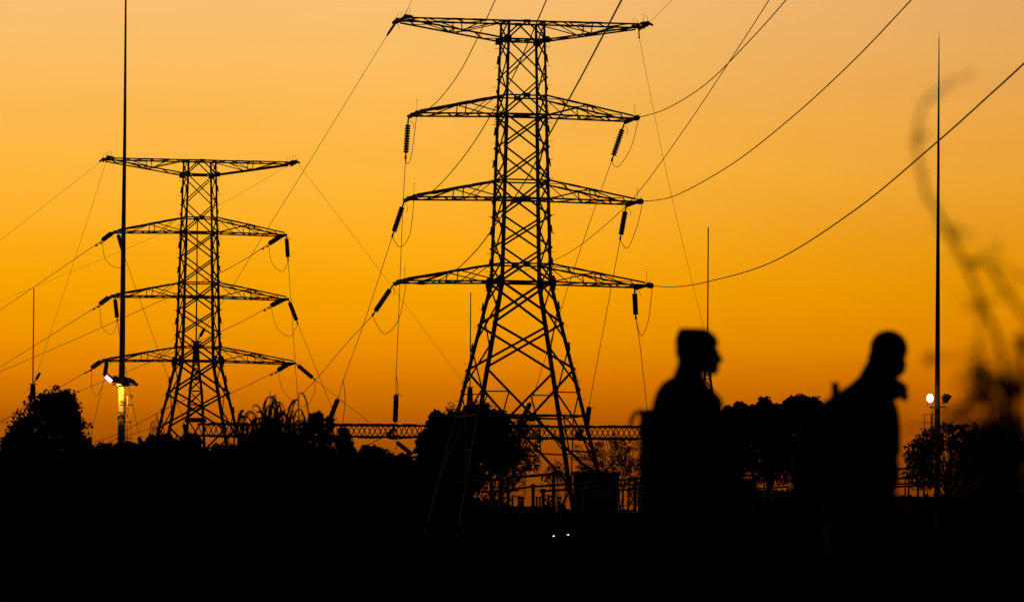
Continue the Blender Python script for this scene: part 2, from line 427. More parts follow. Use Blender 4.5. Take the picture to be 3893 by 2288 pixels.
def wire(pts2, za, zb, label, cat='power line', group=None, r=.016, name='power_line', a=None, b=None, clamp=False):
    """pts2: display-pixel points of the wire; depth runs from za to zb as along a straight run; a, b: exact world ends"""
    L = [0]
    for (x0, y0), (x1, y1) in zip(pts2, pts2[1:]): L.append(L[-1] + math.hypot(x1-x0, y1-y0))
    P3 = []
    for (x, y), l in zip(pts2, L):
        t = l / L[-1]; Zi = 1 / ((1-t) / za + t / zb); P3.append(PD(x, y, Zi))
    if a is not None: P3[0] = Vector(a)
    if b is not None: P3[-1] = Vector(b)
    mb = MB(); pts = catmull(P3); mb.tube(pts, r * 1.3, 6)
    if clamp:
        i = 2 if len(pts) < 12 else 4
    o = mb.build(name, M['wire'], None, True)
    return tag(o, label, cat, group)

ZA, ZB = 430.0, 505.0
BIG, SMALL = 'large pylon', 'distant pylon'
g_s = 'insulator strings on the pylons'; g_w = 'conductors strung overhead'; g_j = 'jumper loops below the crossarms'; g_d = 'downleads from pylon to gantry'
side = {-1: 'left', 1: 'right'}
lev = {1: 'second', 2: 'third', 3: 'lowest'}
# large pylon: strings on the near side point at the camera
BALL = {(1, -1): (1026, 282), (2, -1): (1020, 487), (3, -1): (1000, 693), (1, 1): (1567, 290), (2, 1): (1577, 496), (3, 1): (1602, 703)}
FAR = {(1, -1): ((998, 392), (1003, 404), (1013, 380)), (2, -1): ((965, 583), (985, 608), (1008, 578)), (3, -1): ((916, 777), (946, 821), (981, 785)),
       (1, 1): ((1505, 397), (1520, 411), (1551, 368)), (2, 1): ((1526, 590), (1544, 611), (1566, 562)), (3, 1): ((1565, 785), (1578, 826), (1595, 790))}
NEARW = {(1, -1): ([(1055, 268), (1090, 235), (1130, 180), (1165, 115), (1219, 0), (1245, -60)], 290),
         (2, -1): ([(1060, 473), (1105, 430), (1160, 360), (1210, 280), (1262, 190), (1302, 100), (1345, 0), (1372, -60)], 225),
         (3, -1): ([(1040, 700), (1082, 688), (1125, 662), (1170, 618), (1205, 573), (1290, 450), (1350, 335), (1430, 190), (1530, 0), (1562, -60)], 150),
         (1, 1): ([(1640, 268), (1740, 205), (1850, 95), (1935, 0), (1990, -65)], 270),
         (2, 1): ([(1660, 482), (1800, 405), (1950, 288), (2100, 150), (2243, 0), (2300, -62)], 225),
         (3, 1): ([(1660, 706), (1742, 693), (1900, 645), (2100, 520), (2300, 355), (2440, 230), (2520, 157), (2600, 82)], 165)}
DOWN = {(1, -1): ([(990, 540), (981, 780), (975, 922)], (975, 968), (972, 1040)), (2, -1): ([(900, 782), (845, 935)], (832, 980), (808, 1041)),
        (3, -1): ([(850, 848), (785, 925), (728, 985)], (700, 1012), (662, 1044)), (1, 1): ([(1440, 580), (1380, 762), (1312, 975)], (1305, 990), (1280, 1044)),
        (2, 1): ([(1500, 730), (1452, 985)], (1450, 1000), (1444, 1046)), (3, 1): ([(1575, 850), (1592, 1005)], (1594, 1012), (1602, 1046))}
LIVE = {}
for (i, s), (bx, by) in BALL.items():
    tn = tip(1, i, s, -1); tf = tip(1, i, s, 1)
    bx += 2 * s
    q = PD(bx, by, tn.y - 2.0)
    ins_string(tn, q, f'ball-like end-on insulator at {side[s]} tip of {lev[i]} crossarm, {BIG}', g_s)
    wh = MB(); root = thing('arcing_rod', tn, f'thin upright spike on the {side[s]} tip of the {BIG}\'s {lev[i]} crossarm', 'rod', 'upright spikes on crossarm tips'); wh.tube([Vector((0, 0, 0)), Vector((-.05, 0, .55)), Vector((-.03, 0, .8))], .013, 5)
    wh.build('rod', M['steel'], root); kb = MB(); kb.ell((-.03, 0, .82), (.035, .035, .035), 8); kb.build('ball_tip', M['steel'], root)
    fx, fy = FAR[(i, s)][0]
    e = PD(fx, fy, tf.y + .9)
    ins_string(tf, e, f'ribbed glass insulator hanging below {side[s]} end of {lev[i]} crossarm, {BIG}', g_s, f0=.2, f1=.14)
    j = FAR[(i, s)]
    wire([(fx, fy)] + list(j[1:]) + [(bx, by + 14), (bx, by)], e.y, q.y, f'slack loop under the {side[s]} end of the {BIG}\'s {lev[i]} crossarm', 'jumper cable', g_j, .016, 'jumper_cable', a=e, b=q)
    pts, zend = NEARW[(i, s)]
    wire([(bx, by)] + pts, q.y, zend, f'conductor rising overhead from {side[s]} tip of the {BIG}\'s {lev[i]} crossarm', 'power line', g_w, .02, a=q)
    mid, st, en = DOWN[(i, s)]
    s0 = PD(*st, ZA - 1.2); s1 = PD(*en, ZA - .2)
    wire([(fx, fy)] + mid + [st], e.y, ZA - 1.2, f'downlead to the gantry from {side[s]} end of the {BIG}\'s {lev[i]} crossarm', 'power line', g_d, .016, a=e, b=s0)
    ins_string(s0, s1, f'insulator on gantry beam under the {BIG}\'s {side[s]} downlead from its {lev[i]} crossarm', 'insulator strings on the gantries', f0=.06, f1=.04, r=.19)
# small vertical drops beside the first two gantry strings
for pts, lb in (([(845, 936), (849, 985), (843, 1045)], 'thin cable dropping to the gantry beam left of the upright insulator string'), ([(975, 922), (980, 965), (978, 1042), (975, 1105)], 'thin cable dropping beside the upright insulator string on the gantry')):
    wire(pts, ZA - 4, ZA - .5, lb, 'cable', None, .018, 'drop_cable')
# distant pylon
F2 = {(1, -1): ((252, 591), [(0, 763), (-60, 803)]), (2, -1): ((246, 748), [(237, 755), (0, 903), (-60, 940)]), (3, -1): ((226, 905), [(218, 912), (0, 1037), (-60, 1070)]),
      (1, 1): ((662, 600), [(540, 672), (250, 806), (0, 914), (-60, 939)]), (2, 1): ((667, 752), [(540, 817), (250, 940), (0, 1037), (-60, 1060)]), (3, 1): ((684, 911), [(560, 971), (390, 1046), (270, 1085)])}
N2 = {(1, -1): ((307, 632), [(345, 740), (425, 960), (446, 1015)], (452, 1040), (468, 1112)), (2, -1): ((289, 790), [(305, 890), (340, 1060)], (342, 1075), (352, 1114)), (3, -1): ((257, 930), [(240, 1000)], (222, 1075), (217, 1114)),
      (1, 1): ((709, 642), [(720, 800), (734, 1000)], (740, 1070), (743, 1116)), (2, 1): ((733, 797), [(800, 962), (842, 1060)], (858, 1085), (877, 1118)), (3, 1): ((776, 935), [(840, 985), (940, 1063)], (976, 1087), (1014, 1118))}
J2 = {(1, -1): [(258, 635), (280, 656), (300, 656)], (2, -1): [(250, 800), (272, 823), (286, 805)], (3, -1): [(226, 955), (239, 973), (252, 948)],
      (1, 1): [(668, 645), (692, 668), (704, 655)], (2, 1): [(680, 803), (711, 828), (727, 808)], (3, 1): [(699, 965), (745, 1001), (772, 970)]}
for (i, s), (fe, fpts) in F2.items():
    tn = tip(2, i, s, -1); tf = tip(2, i, s, 1)
    e = PD(*fe, tf.y + 2.2)
    ins_string(tf, e, f'short thick insulator pointing left at {side[s]} end of {SMALL}\'s {lev[i]} crossarm', g_s, f0=.1, f1=.08, r=.22)
    ne, npts, st, en = N2[(i, s)]
    q = PD(*ne, tn.y - .9)
    ins_string(tn, q, f'long dark insulator slanting down from {side[s]} end of {SMALL}\'s {lev[i]} crossarm', g_s, r=.2, f1=.14)
    wire([fe] + J2[(i, s)] + [ne], e.y, q.y, f'slack loop under the {side[s]} end of the {SMALL}\'s {lev[i]} crossarm', 'jumper cable', g_j, .016, 'jumper_cable', a=e, b=q)
    wire([fe] + fpts, e.y, 760 if s < 0 or i < 3 else 700, f'conductor falling away leftwards from {side[s]} end of {SMALL}\'s {lev[i]} crossarm', 'power line', g_w, .021, a=e)
    s0 = PD(*st, ZB + 1.2); s1 = PD(*en, ZB + .2)
    wire([ne] + npts + [st], q.y, ZB + 1.2, f'downlead to the low gantry from {side[s]} end of {SMALL}\'s {lev[i]} crossarm', 'power line', g_d, .016, a=q, b=s0)
    ins_string(s0, s1, f'insulator among bushes ending the {SMALL}\'s {side[s]} downlead from its {lev[i]} crossarm', 'insulator strings on the gantries', f0=.06, f1=.04, r=.19)
    # vibration damper on the outgoing conductor
    t = .09 if s > 0 else .13
    a = e; nx, ny = fpts[0] if i == 1 or s > 0 else fpts[1]
    dx, dy = nx - fe[0], ny - fe[1]; l = math.hypot(dx, dy); c = PD(fe[0] + dx / l * 11, fe[1] + dy / l * 11, e.y + 3)
    dm = MB(); root = thing('vibration_damper', c, f'small weight clamped on conductor beside {side[s]} end of {SMALL}\'s {lev[i]} crossarm', 'damper', 'dampers on the conductors')
    dm.tube([(-.22, .1, -.26), (0, 0, -.16), (.22, -.1, -.02)], .02, 5); dm.build('messenger', M['steel'], root)
    for sg in (-1, 1):
        w = MB(); w.capsule((sg * .14, -sg*.05, -.14 + sg * .08), (sg * .26, -sg*.1, -.14 + sg * .12), .065, .075, 8); w.build('weight', M['steel'], root)

# earth wires
EW = 'earth wire'; ge = 'thin earth wires'
wire([(985, 45), (1014, 0), (1040, -40)], 396, 360, 'thin earth wire rising from the left end of the top crossarm of the large pylon', EW, ge, .009, 'earth_wire', a=tip(1, 0, -1, -1))
wire([(1600, 50), (1655, 0), (1700, -42)], 398, 360, 'thin earth wire rising from the right end of the top crossarm of the large pylon', EW, ge, .008, 'earth_wire', a=tip(1, 0, 1, -1))
e = PD(953, 87, 402.5); ins_string(tip(1, 0, -1, 1), e, 'short clamp hanging off the left end of the top crossarm of the large pylon', 'earth wire clamps', r=.09, n=5, name='strain_clamp', m='black')
wire([(953, 87), (748, 420), (655, 568), (575, 700), (497, 818)], 402.5, ZA, 'earth wire descending from the left end of the top crossarm of the large pylon', EW, ge, .013, 'earth_wire', a=e)
e2 = PD(1573, 93, 404); ins_string(tip(1, 0, 1, 1), e2, 'short clamp hanging off the right end of the top crossarm of the large pylon', 'earth wire clamps', r=.05, n=4, name='strain_clamp', m='black')
wire([(1573, 93), (1620, 330), (1652, 480), (1700, 682), (1738, 830), (1746, 858)], 404, ZA, 'earth wire descending from the right end of the top crossarm of the large pylon', EW, ge, .009, 'earth_wire', a=e2)
wire([(238, 405), (0, 592), (-60, 637)], 552, 640, 'faint earth wire falling leftwards from the distant pylon\'s top crossarm', EW, ge, .010, 'earth_wire', a=tip(2, 0, -1, 1))
wire([(262, 398), (180, 650), (84, 940)], 541, ZB, 'faint earth wire running from the distant pylon down to the far left rod-topped column', EW, ge, .010, 'earth_wire', a=tip(2, 0, -1, -1))
wire([(733, 396), (900, 620), (1125, 920), (1150, 950)], 544, ZB, 'faint earth wire running right from the distant pylon behind the large pylon', EW, ge, .010, 'earth_wire', a=tip(2, 0, 1, -1))
wire([(725, 400), (430, 560), (0, 741), (-60, 763)], 556, 700, 'faint earth wire crossing behind the distant pylon from its top right end', EW, ge, .009, 'earth_wire', a=tip(2, 0, 1, 1))
wire([(1262, 670), (1310, 660), (1400, 622), (1500, 545), (1580, 462), (1700, 295), (1806, 135), (1893, 0), (1930, -60)], 500, 250, 'thin conductor crossing the sky from behind the large pylon up past its right side', 'power line', g_w, .016)
# low cables in the yard on the left
wire([(160, 1092), (258, 1080), (392, 1014), (478, 972)], 600, ZA + .5, 'thin cable just above the bushes left of the distant pylon base', 'cable', None, .018, 'yard_cable')
wire([(0, 1041), (30, 1034), (110, 1014)], 600, 590, 'thin cable passing behind the big round tree at the far left', 'cable', None, .018, 'yard_cable')
wire([(905, 1095), (945, 1074)], ZA, ZA, 'short taut cable below the gantry beam left of its upright insulator string', 'cable', None, .025, 'yard_cable')

# ------------------------------------------------------------------ gantries
def column(x, ytop, yfl, Z, wf, widths, label, clamp):
    """x, y in photograph pixels; widths: (y, width px) down the column"""
    k = Z / F; xb = P(x, yfl, Z); root = thing('gantry_column', (xb.x, Z, gz(Z)), label, 'gantry column', 'rod-topped lattice columns')
    l = lambda y: P(x, y, Z).z - gz(Z)
    m = MB(); m.tube([(0, 0, l(yfl)), (0, 0, l(ytop))], [.058, .046], 6); m.build('lightning_rod', M['steel'], root)
    m = MB(); m.bar((-wf*k/2, 0, l(yfl)), (wf*k/2, 0, l(yfl)), wf*k*.8, .07); m.build('top_plate', M['steel'], root)
    W = widths + [(P0, w0) for P0, w0 in [(2300 - (gz(Z) - 1.5) / k, widths[-1][1] * 1.35)]]
    C = lambda sx, sy, j: Vector((sx * W[j][1] * k / 2, sy * W[j][1] * k / 2, l(W[j][0])))
    for sx in (-1, 1):
        for sy in (-1, 1):
            m = MB()
            for j in range(len(W)-1): m.angle(C(sx, sy, j), C(sx, sy, j+1), .12, .02, (-sx, 0, 0), (0, -sy, 0))
            m.build('leg', M['steel'], root)
    for ax in range(4):
        m = MB()
        for j in range(len(W)-1):
            hgt = abs(l(W[j][0]) - l(W[j+1][0])); n = max(1, int(round(hgt / (W[j+1][1] * k * 1.05))))
            for q in range(n):
                a, b = q / n, (q+1) / n; s = 1 if ax % 2 else -1
                if ax < 2: c = [(-1, s), (1, s)]; 
                else: c = [(s, -1), (s, 1)]
                pA = [C(*cc, j).lerp(C(*cc, j+1), a) for cc in c]; pB = [C(*cc, j).lerp(C(*cc, j+1), b) for cc in c]
                ref = (0, 1, 0) if ax < 2 else (1, 0, 0); off = Vector((0, s*.03, 0)) if ax < 2 else Vector((s*.03, 0, 0))
                m.bar(pA[0], pB[1], .06, .03, ref); m.bar(pA[1] + off, pB[0] + off, .06, .03, ref); m.bar(pB[0] - off, pB[1] - off, .07, .03, ref)
        m.build('bracing', M['steel'], root)
    m = MB()
    for q in range(7):
        z = l(yfl) - .12 - q * .16; m.bar((-wf*k*.3, 0, z), (wf*k*.3, 0, z), .06, wf*k*.5)
    m.build('joint_plates', M['steel'], root)
    if x == 746:
        m = MB(); m.bar((-.72, 0, l(1598)), (.72, 0, l(1598)), 1.1, .22); m.build('beam_seat', M['steel'], root)
    if clamp:
        m = MB(); a = Vector((.1, 0, l(yfl) + .1)); b = a + Vector((.42, .1, .75)); m.capsule(a, b, .04, .05, 6); m.capsule(a.lerp(b, .45), b, .11, .11, 8); m.build('wire_clamp', M['steel'], root)
    return root
column(125, 1097, 1460, ZB, 27, [(1466, 15), (1500, 18), (1556, 26), (1725, 60)], 'thin rod-topped lattice column at the far left beside the round tree', True)
column(746, 836, 1299, ZA, 40, [(1306, 16), (1400, 27), (1486, 50), (1590, 64), (1700, 76)], 'narrow lattice column with a rod standing in front of the distant pylon', True)
column(1787, 1112, 1472, ZB, 27, [(1478, 15), (1512, 18), (1570, 27), (1725, 60)], 'rod-topped lattice column seen through the left legs of the large pylon', False)
column(2690, 865, 1340, ZA, 40, [(1347, 16), (1440, 27), (1520, 50), (1620, 64), (1720, 76)], 'rod-topped lattice column hidden behind the head of the person with the flat cap', False)

def truss(x0, x1, yt, yb, Z, label, pitch=40):
    k = Z / F; a = P(x0, yt, Z); b = P(x1, yt, Z); h = (yb - yt) * k; root = thing('gantry_beam', (a.x, Z, a.z), label, 'gantry beam', 'lattice gantry beams')
    Lx = b.x - a.x; dz = (b.z - a.z)*0; w = h * .9
    for sy in (-1, 1):
        for t in (0, -h):
            m = MB(); m.bar((0, sy*w/2, t), (Lx, sy*w/2, t), .13, .13)
            q = .8 + (0.5 if sy > 0 else 0); 
            while q < Lx - 1:
                m.bar((q, sy*w/2, t + (.09 if t == 0 else -.09)), (q + .65, sy*w/2, t + (.09 if t == 0 else -.09)), .16, .07); q += 1.02 if rnd.random() < .75 else 2.0
            m.build('chord', M['steel'], root)
        m = MB(); n = int(Lx / (pitch * k)); off = .0 if sy < 0 else .5
        for j in range(n):
            xa = (j + off) * Lx / n; xm = xa + .5 * Lx / n; xb = xa + Lx / n
            if xb > Lx: break
            m.bar((xa, sy*w/2, 0), (xm, sy*w/2, -h), .07, .06, (0, 1, 0)); m.bar((xm, sy*w/2, -h), (xb, sy*w/2, 0), .07, .06, (0, 1, 0))
        m.build('bracing', M['steel'], root)
    for t in (0, -h):
        m = MB(); n2 = int(Lx / 1.0)
        for j in range(n2): m.bar((j*Lx/n2, -w/2 if j % 2 else w/2, t), ((j+1)*Lx/n2, w/2 if j % 2 else -w/2, t), .06, .05)
        m.build('bracing', M['steel'], root)
    return root, a
rA, aA = truss(752, 2684, 1612, 1655, ZA, 'long horizontal lattice beam passing behind the large pylon at tree height')
for xp in (1497, 2212):
    m = MB(); c = P(xp, 1633, ZA) - aA
    m.bar((c.x - .28, -.62, -.82), (c.x + .28, -.62, -.82), .06, .3); m.bar((c.x, -.60, .1), (c.x, -.60, -.95), .06, .62, (0, 1, 0)); m.bar((c.x - .45, -.56, -.7), (c.x + .1, -.56, -.2), .1, .3)
    m.build('hanger_bracket', M['steel'], rA)
truss(130, 1785, 1727, 1768, ZB, 'lower, more distant lattice beam mostly hidden by bushes left of the large pylon')

# ------------------------------------------------------------------ floodlight masts
def spotlight(name, loc, tgt, col, en, ang):
    l = bpy.data.lights.new(name, 'SPOT'); l.energy = en; l.color = col; l.spot_size = math.radians(ang); l.spot_blend = .6; l.shadow_soft_size = .08
    o = bpy.data.objects.new(name, l); scene.collection.objects.link(o); o.location = loc; o.rotation_euler = (Vector(tgt) - Vector(loc)).to_track_quat('-Z', 'Y').to_euler(); return o
def floodlight(root, c, d, w, h, lit=None, back=.22, long=None):
    """housing centred at c (local), facing d"""
    d = Vector(d).normalized(); q = d.to_track_quat('Y', 'Z').to_matrix()
    if long is not None:
        lx_ = Vector(long); lx_ = (lx_ - d * lx_.dot(d)).normalized(); q = Matrix((lx_, d, lx_.cross(d))).transposed()
    m = MB(); R = lambda v: c + q @ Vector(v)
    i = len(m.v); pr = [(w/2, h/2, back*.3), (w*.42, h*.42, -back*.35), (w*.2, h*.25, -back)]
    for a, b, y in pr:
        for sx, sz in ((-1, -1), (1, -1), (1, 1), (-1, 1)): m.v.append(R((sx*a, y, sz*b)))
    for r in range(2):
        for k in range(4): m.f.append((i+r*4+k, i+r*4+(k+1) % 4, i+r*4+4+(k+1) % 4, i+r*4+4+k))
    m.f += [(i+3, i+2, i+1, i), (i+8, i+9, i+10, i+11)]
    fl = m.build('floodlight', M['black'], root)
    g = MB(); g.bar(R((-w*.46, back*.3+.012, 0)), R((w*.46, back*.3+.012, 0)), .02, h*.92, q @ Vector((0, 0, 1))) if False else None
    g = MB(); i = 0
    for y in (back*.3+.003, back*.3+.02):
        for sx, sz in ((-1, -1), (1, -1), (1, 1), (-1, 1)): g.v.append(R((sx*w*.46, y, sz*h*.46)))
    g.f += [(3, 2, 1, 0), (4, 5, 6, 7)] + [(k, (k+1) % 4, 4+(k+1) % 4, 4+k) for k in range(4)]
    g.build('lens', M[lit] if lit else M['glass'], fl)
    b = MB(); b.tube([R((-w*.55, -back*.1, 0)), R((-w*.55, -back*.1, -h*.7)), R((w*.55, -back*.1, -h*.7)), R((w*.55, -back*.1, 0))], .018, 5); b.build('yoke', M['steel'], fl)
    return fl

ZM = 250.0; km = ZM / F
mb0 = P(459, 1900, ZM); mastL = thing('floodlight_mast', (mb0.x, ZM, gz(ZM)), 'tall tapering floodlight mast at left, lit yellow just below its lamps', 'floodlight mast', 'tapering floodlight masts')
LL = lambda x, y, dz=0: P(x, y, ZM + dz) - Vector(mastL.location)
m = MB()
ctr = [(463, 1430), (463, 1440), (461.5, 1568), (461, 1570), (457, 1800), (454, 2130)]
yy = [-160, 0, 500, 1000, 1300, 1432, 1450, 1568, 1750, 2143]; ww = [5, 7, 12, 18.5, 22, 23.5, 24, 25, 28, 33]
xx = [478, 478, 474.5, 468, 465, 463, 463, 461, 459, 455]
m.tube([Vector((0, 0, 0)) + Vector((LL(x, y).x - 0, 0, LL(x, y).z)) for x, y in zip(xx, yy)], [w * km / 2 for w in ww], 16); m.build('pole', M['mast'], mastL, True)
m = MB(); m.bar(LL(428, 1461, -.35), LL(505, 1462, -.35), .07, .06); m.bar(LL(432, 1452, .3), LL(505, 1453, .3), .06, .06); m.build('crossbar', M['mast'], mastL)
floodlight(mastL, LL(415, 1438, -.35), (-.35, -.85, -.4), .34, .17, 'lampw', .16, (.78, .1, -.62))
floodlight(mastL, LL(441, 1443, .2), (.3, .8, -.5), .26, .2)
floodlight(mastL, LL(478, 1453, -.45), (.1, .85, -.85), .27, .32)
floodlight(mastL, LL(503, 1449, .1), (.6, .5, -.5), .17, .13)
floodlight(mastL, LL(516, 1459, -.2), (.8, -.2, -.7), .15, .11)
lx = [455, 503]
m = MB()      # rest platform and ladder rails at right of the pole
for y, x0, x1 in ((1504, 453, 503), (1539, 453, 503), (1603, 455, 498), (1666, 440, 500), (1568, 447, 480), (1588, 444, 470)):
    m.bar(LL(x0, y, -.3), LL(x1, y, -.3), .035, .035); m.bar(LL(x1, y, -.3), LL(x1, y, .3), .035, .035); 
m.build('platform_rail', M['steel'], mastL)
m = MB(); 
for x in (476, 485): m.bar(LL(x, 1504, .1), LL(x - 2, 1700, .1), .03, .03)
for j in range(14): m.bar(LL(476, 1508 + j * 14, .1), LL(485, 1508 + j * 14, .1), .025, .025)
m.bar(LL(502, 1504, -.25), LL(502, 1539, -.25), .03, .03); m.bar(LL(496, 1539, .0), LL(498, 1680, .0), .016, .016)
m.build('ladder', M['mast'], mastL)
m = MB(); m.tube([LL(447 + 2*math.cos(a), 1590, -.3) * 0 + LL(462 + 13 * math.cos(a), 1594 - 16 * math.sin(a), -.32) for a in [math.pi * t / 8 for t in range(9)]], .03, 6); m.build('cable_hoop', M['black'], mastL)
lampL = spotlight('spot_light', P(446, 1462, ZM - .62), P(464, 1512, ZM), (1, .40, .02), 260, 74)
lampL.name = 'floodlight_beam'; lampL.parent = None

ZR = 280.0; kr = ZR / F
rb = P(3563, 1900, ZR); mastR = thing('floodlight_mast', (rb.x, ZR, gz(ZR)), 'tall tapering mast at right with one blazing round lamp near its foot', 'floodlight mast', 'tapering floodlight masts')
LR = lambda x, y, dz=0: P(x, y, ZR + dz) - Vector(mastR.location)
yy = [145, 400, 800, 1200, 1550, 1900, 2135]; ww = [3.2, 7, 12, 17, 20.5, 24, 26]; xx = [3570, 3568.5, 3566.5, 3565, 3563.5, 3563.5, 3563]
m = MB(); m.tube([Vector((LR(x, y).x, 0, LR(x, y).z)) for x, y in zip(xx, yy)], [w * kr / 2 for w in ww], 16); m.build('pole', M['steel'], mastR, True)
m = MB(); m.tube([LR(3570, 145), LR(3570.6, 122)], .007, 5); m.build('tip_rod', M['steel'], mastR)
m = MB(); m.bar(LR(3534, 1548, -.3), LR(3596, 1546, -.3), .05, .06); m.build('crossbar', M['steel'], mastR)
fl = floodlight(mastR, LR(3600, 1515, -.1), (.62, .2, -.5), .3, .42)
# lit round lamp
c = LR(3535, 1513, -.35); m = MB(); d = Vector((.1, -1, -.12)).normalized(); m.lathe(c - d*.2, c + d*.02, [(0, .05), (.3, .09), (.8, .15), (1, .165)], 16); fb = m.build('floodlight', M['black'], mastR)
m = MB(); m.ell(c + d * .03, (.15, .05, .19), 16); m.build('lens', M['lampr'], fb, True)
m = MB(); m.tube([c + Vector((-.1, 0, -.05)), c + Vector((-.1, 0, -.37)), c + Vector((.12, 0, -.37)), c + Vector((.12, 0, -.05))], .016, 5); m.build('yoke', M['steel'], fb)
m = MB()
for a, b in (((3508, 1575), (3560, 1574)), ((3508, 1607), (3560, 1606)), ((3514, 1576), (3516, 1680)), ((3541, 1576), (3541, 1680)), ((3546, 1548), (3546, 1680)), ((3548, 1590), (3560, 1590)), ((3548, 1622), (3560, 1622))):
    m.bar(LR(*a, .35), LR(*b, .35), .028 if a[0] != 3541 else .06, .03)
m.build('platform_rail', M['steel'], mastR)
pr = bpy.data.lights.new('lamp_glow', 'POINT'); pr.energy = 12; pr.color = (1, .6, .35); pr.shadow_soft_size = .1
pro = bpy.data.objects.new('lamp_glow', pr); scene.collection.objects.link(pro); pro.location = P(3538, 1514, ZR - .75)

# ------------------------------------------------------------------ substation yard
def tube_bus(pts, Z, label, r=.09, name='busbar'):
    a = P(*pts[0], Z); root_pts = [P(x, y, Z) - a for x, y in pts]; mb = MB(); mb.tube(root_pts, r, 8)
    root = thing(name, a, label, 'busbar', 'tubular busbars')
    mb.build('tube', M['alu'], root, True)
    for p in (root_pts[0], root_pts[-1]):
        c = MB(); c.ell(p, (r*1.5, r*1.5, r*1.5), 8); c.build('end_cap', M['alu'], root, True)
    return root
def post(x, yt, yb, Z, label, wpx=14, name='post_insulator'):
    b = P(x, yb, Z); t = P(x, yt, Z); H = t.z - b.z; r = wpx * Z / F / 2; g = gz(Z); root = thing(name, (b.x, Z, g), label, 'post insulator', 'post insulators in the yard')
    z0 = b.z - g; m = MB(); n = max(6, int(H / .16)); prof = []
    for k in range(n):
        for dt, rr in ((0, .75), (.3, .78), (.4, 1.0), (.55, .97), (.7, .75)): prof.append(((k + dt) / n, rr * r))
    m.lathe((0, 0, z0), (0, 0, z0 + H), prof, 10); m.build('porcelain_sheds', M['porc'], root, True)
    m = MB(); m.tube([(0, 0, z0 + H), (0, 0, z0 + H + .1)], r * 1.1, 8); m.bar((-.14, 0, z0 + H + .12), (.14, 0, z0 + H + .12), .12, .08); m.build('clamp', M['steel'], root)
    if z0 > .3:
        m = MB(); w = .14
        for sx in (-1, 1):
            for sy in (-1, 1): m.bar((sx*w, sy*w, 0), (sx*w, sy*w, z0), .05, .05)
        q = 0
        while q < z0 - .4: m.bar((-w, -w, q), (w, -w, q + .4), .03, .03); m.bar((w, w, q), (-w, w, q + .4), .03, .03); q += .4
        m.bar((-w*1.2, 0, z0 - .03), (w*1.2, 0, z0 - .03), w*2.4, .06); m.build('support_frame', M['steel'], root)
ZY = 412
zA = lambda x, y: (1800 + x / 3.6, 1700 + y / 3.6)
z5 = lambda x, y: (1100 + x / 2.468, 1400 + y / 2.468)
tube_bus([zA(455, 420), zA(1200, 352)], 385, 'upper busbar tube left of the large pylon leg, in front of the bright gap')
tube_bus([zA(-60, 470), zA(400, 430)], 384, 'busbar tube reaching left into the dark tree behind the pylon legs')
tube_bus([zA(120, 612), zA(480, 585), zA(760, 540), zA(1480, 492)], 388, 'middle busbar tube crossing the bright gap beside the large pylon leg', .07)
tube_bus([zA(920, 598), zA(1500, 562)], 391, 'short lower busbar tube ending at a post left of the large pylon leg', .07)
tube_bus([zA(1480, 482), zA(2400, 422)], 385, 'highest busbar tube just left of the person with the flat cap', .065)
tube_bus([zA(1560, 548), zA(2440, 488)], 388, 'second busbar tube just left of the person with the flat cap', .06)
tube_bus([zA(1680, 604), zA(2440, 556)], 391, 'third busbar tube just left of the person with the flat cap', .06)
tube_bus([z5(530, 1055), z5(880, 1025)], 380, 'pale busbar tube low among the bushes left of the big dark tree', .05)
tube_bus([z5(925, 1025), z5(1340, 978)], 380, 'pale busbar tube lying across the left edge of the big dark tree', .05)
tube_bus([z5(980, 1070), z5(1890, 990)], 383, 'long pale busbar tube crossing the big dark tree low down', .05)
tube_bus([z5(1530, 1066), z5(1960, 1040)], 384, 'pale busbar tube low between the pylon legs and the first post insulator', .05)
for i, (x, yt, yb, lb) in enumerate([(1095, 362, 850, 'tall ribbed post insulator carrying the upper busbar in the bright gap'), (475, 425, 850, 'ribbed post insulator at the left end of the upper busbar'),
        (380, 440, 850, 'ribbed post insulator just left of the end of the upper busbar'), (245, 400, 860, 'thick ribbed post insulator at the edge of the big dark tree'),
        (815, 535, 840, 'shorter ribbed post insulator under the middle busbar'), (955, 598, 840, 'short post insulator at the start of the lower busbar')]):
    post(*zA(x, yt), zA(x, yb)[1], 385 + (i % 3) * 3, lb, 17 if i != 3 else 20)
post(*zA(660, 712), zA(660, 1010)[1], 372, 'stout dark post insulator with a flat cap, lowest in the bright gap', 22)
post(*zA(1170, 712), zA(1170, 1010)[1], 372, 'stout dark post insulator directly left of the large pylon leg foot', 20)
for j, (x, yt, ln) in enumerate([(2210, 440, 'leftmost'), (2270, 500, 'middle'), (2312, 565, 'rightmost')]):
    post(*zA(x, yt), zA(x, 900)[1], 385 + 3 * j, f'{ln} of the three post insulators beside the backpack of the person with the flat cap', 15)
post(*zA(1490, 490), zA(1490, 900)[1], 384, 'post insulator against the dark building behind the large pylon leg', 12)
for x, y0, y1, lb in ((940, 385, 700, 'thin drop rod hanging below a round clamp on the upper busbar'), (1272, 500, 690, 'thin drop rod hanging below the middle busbar near the pylon leg'), (2132, 430, 910, 'thin drop rod hanging below the tubes beside the three post insulators'), (1185, 370, 700, 'thin drop rod hanging at the right end of the upper busbar'), (300, 440, 560, 'short drop rod between the two leftmost ribbed posts')):
    a = P(*zA(x, y0), 384.5); root = thing('drop_rod', a, lb, 'drop rod', 'drop rods under the busbars'); m = MB(); b = P(*zA(x - 8, y1), 384.5) - a
    m.tube([Vector((0, 0, 0)), b], .018, 5); m.build('rod', M['wire'], root); m = MB(); m.ell((0, 0, .02), (.11, .11, .1), 8); m.tube([Vector((0, 0, 0)), Vector((0, 0, -.32))], [.085, .06], 6); m.build('clamp', M['steel'], root)
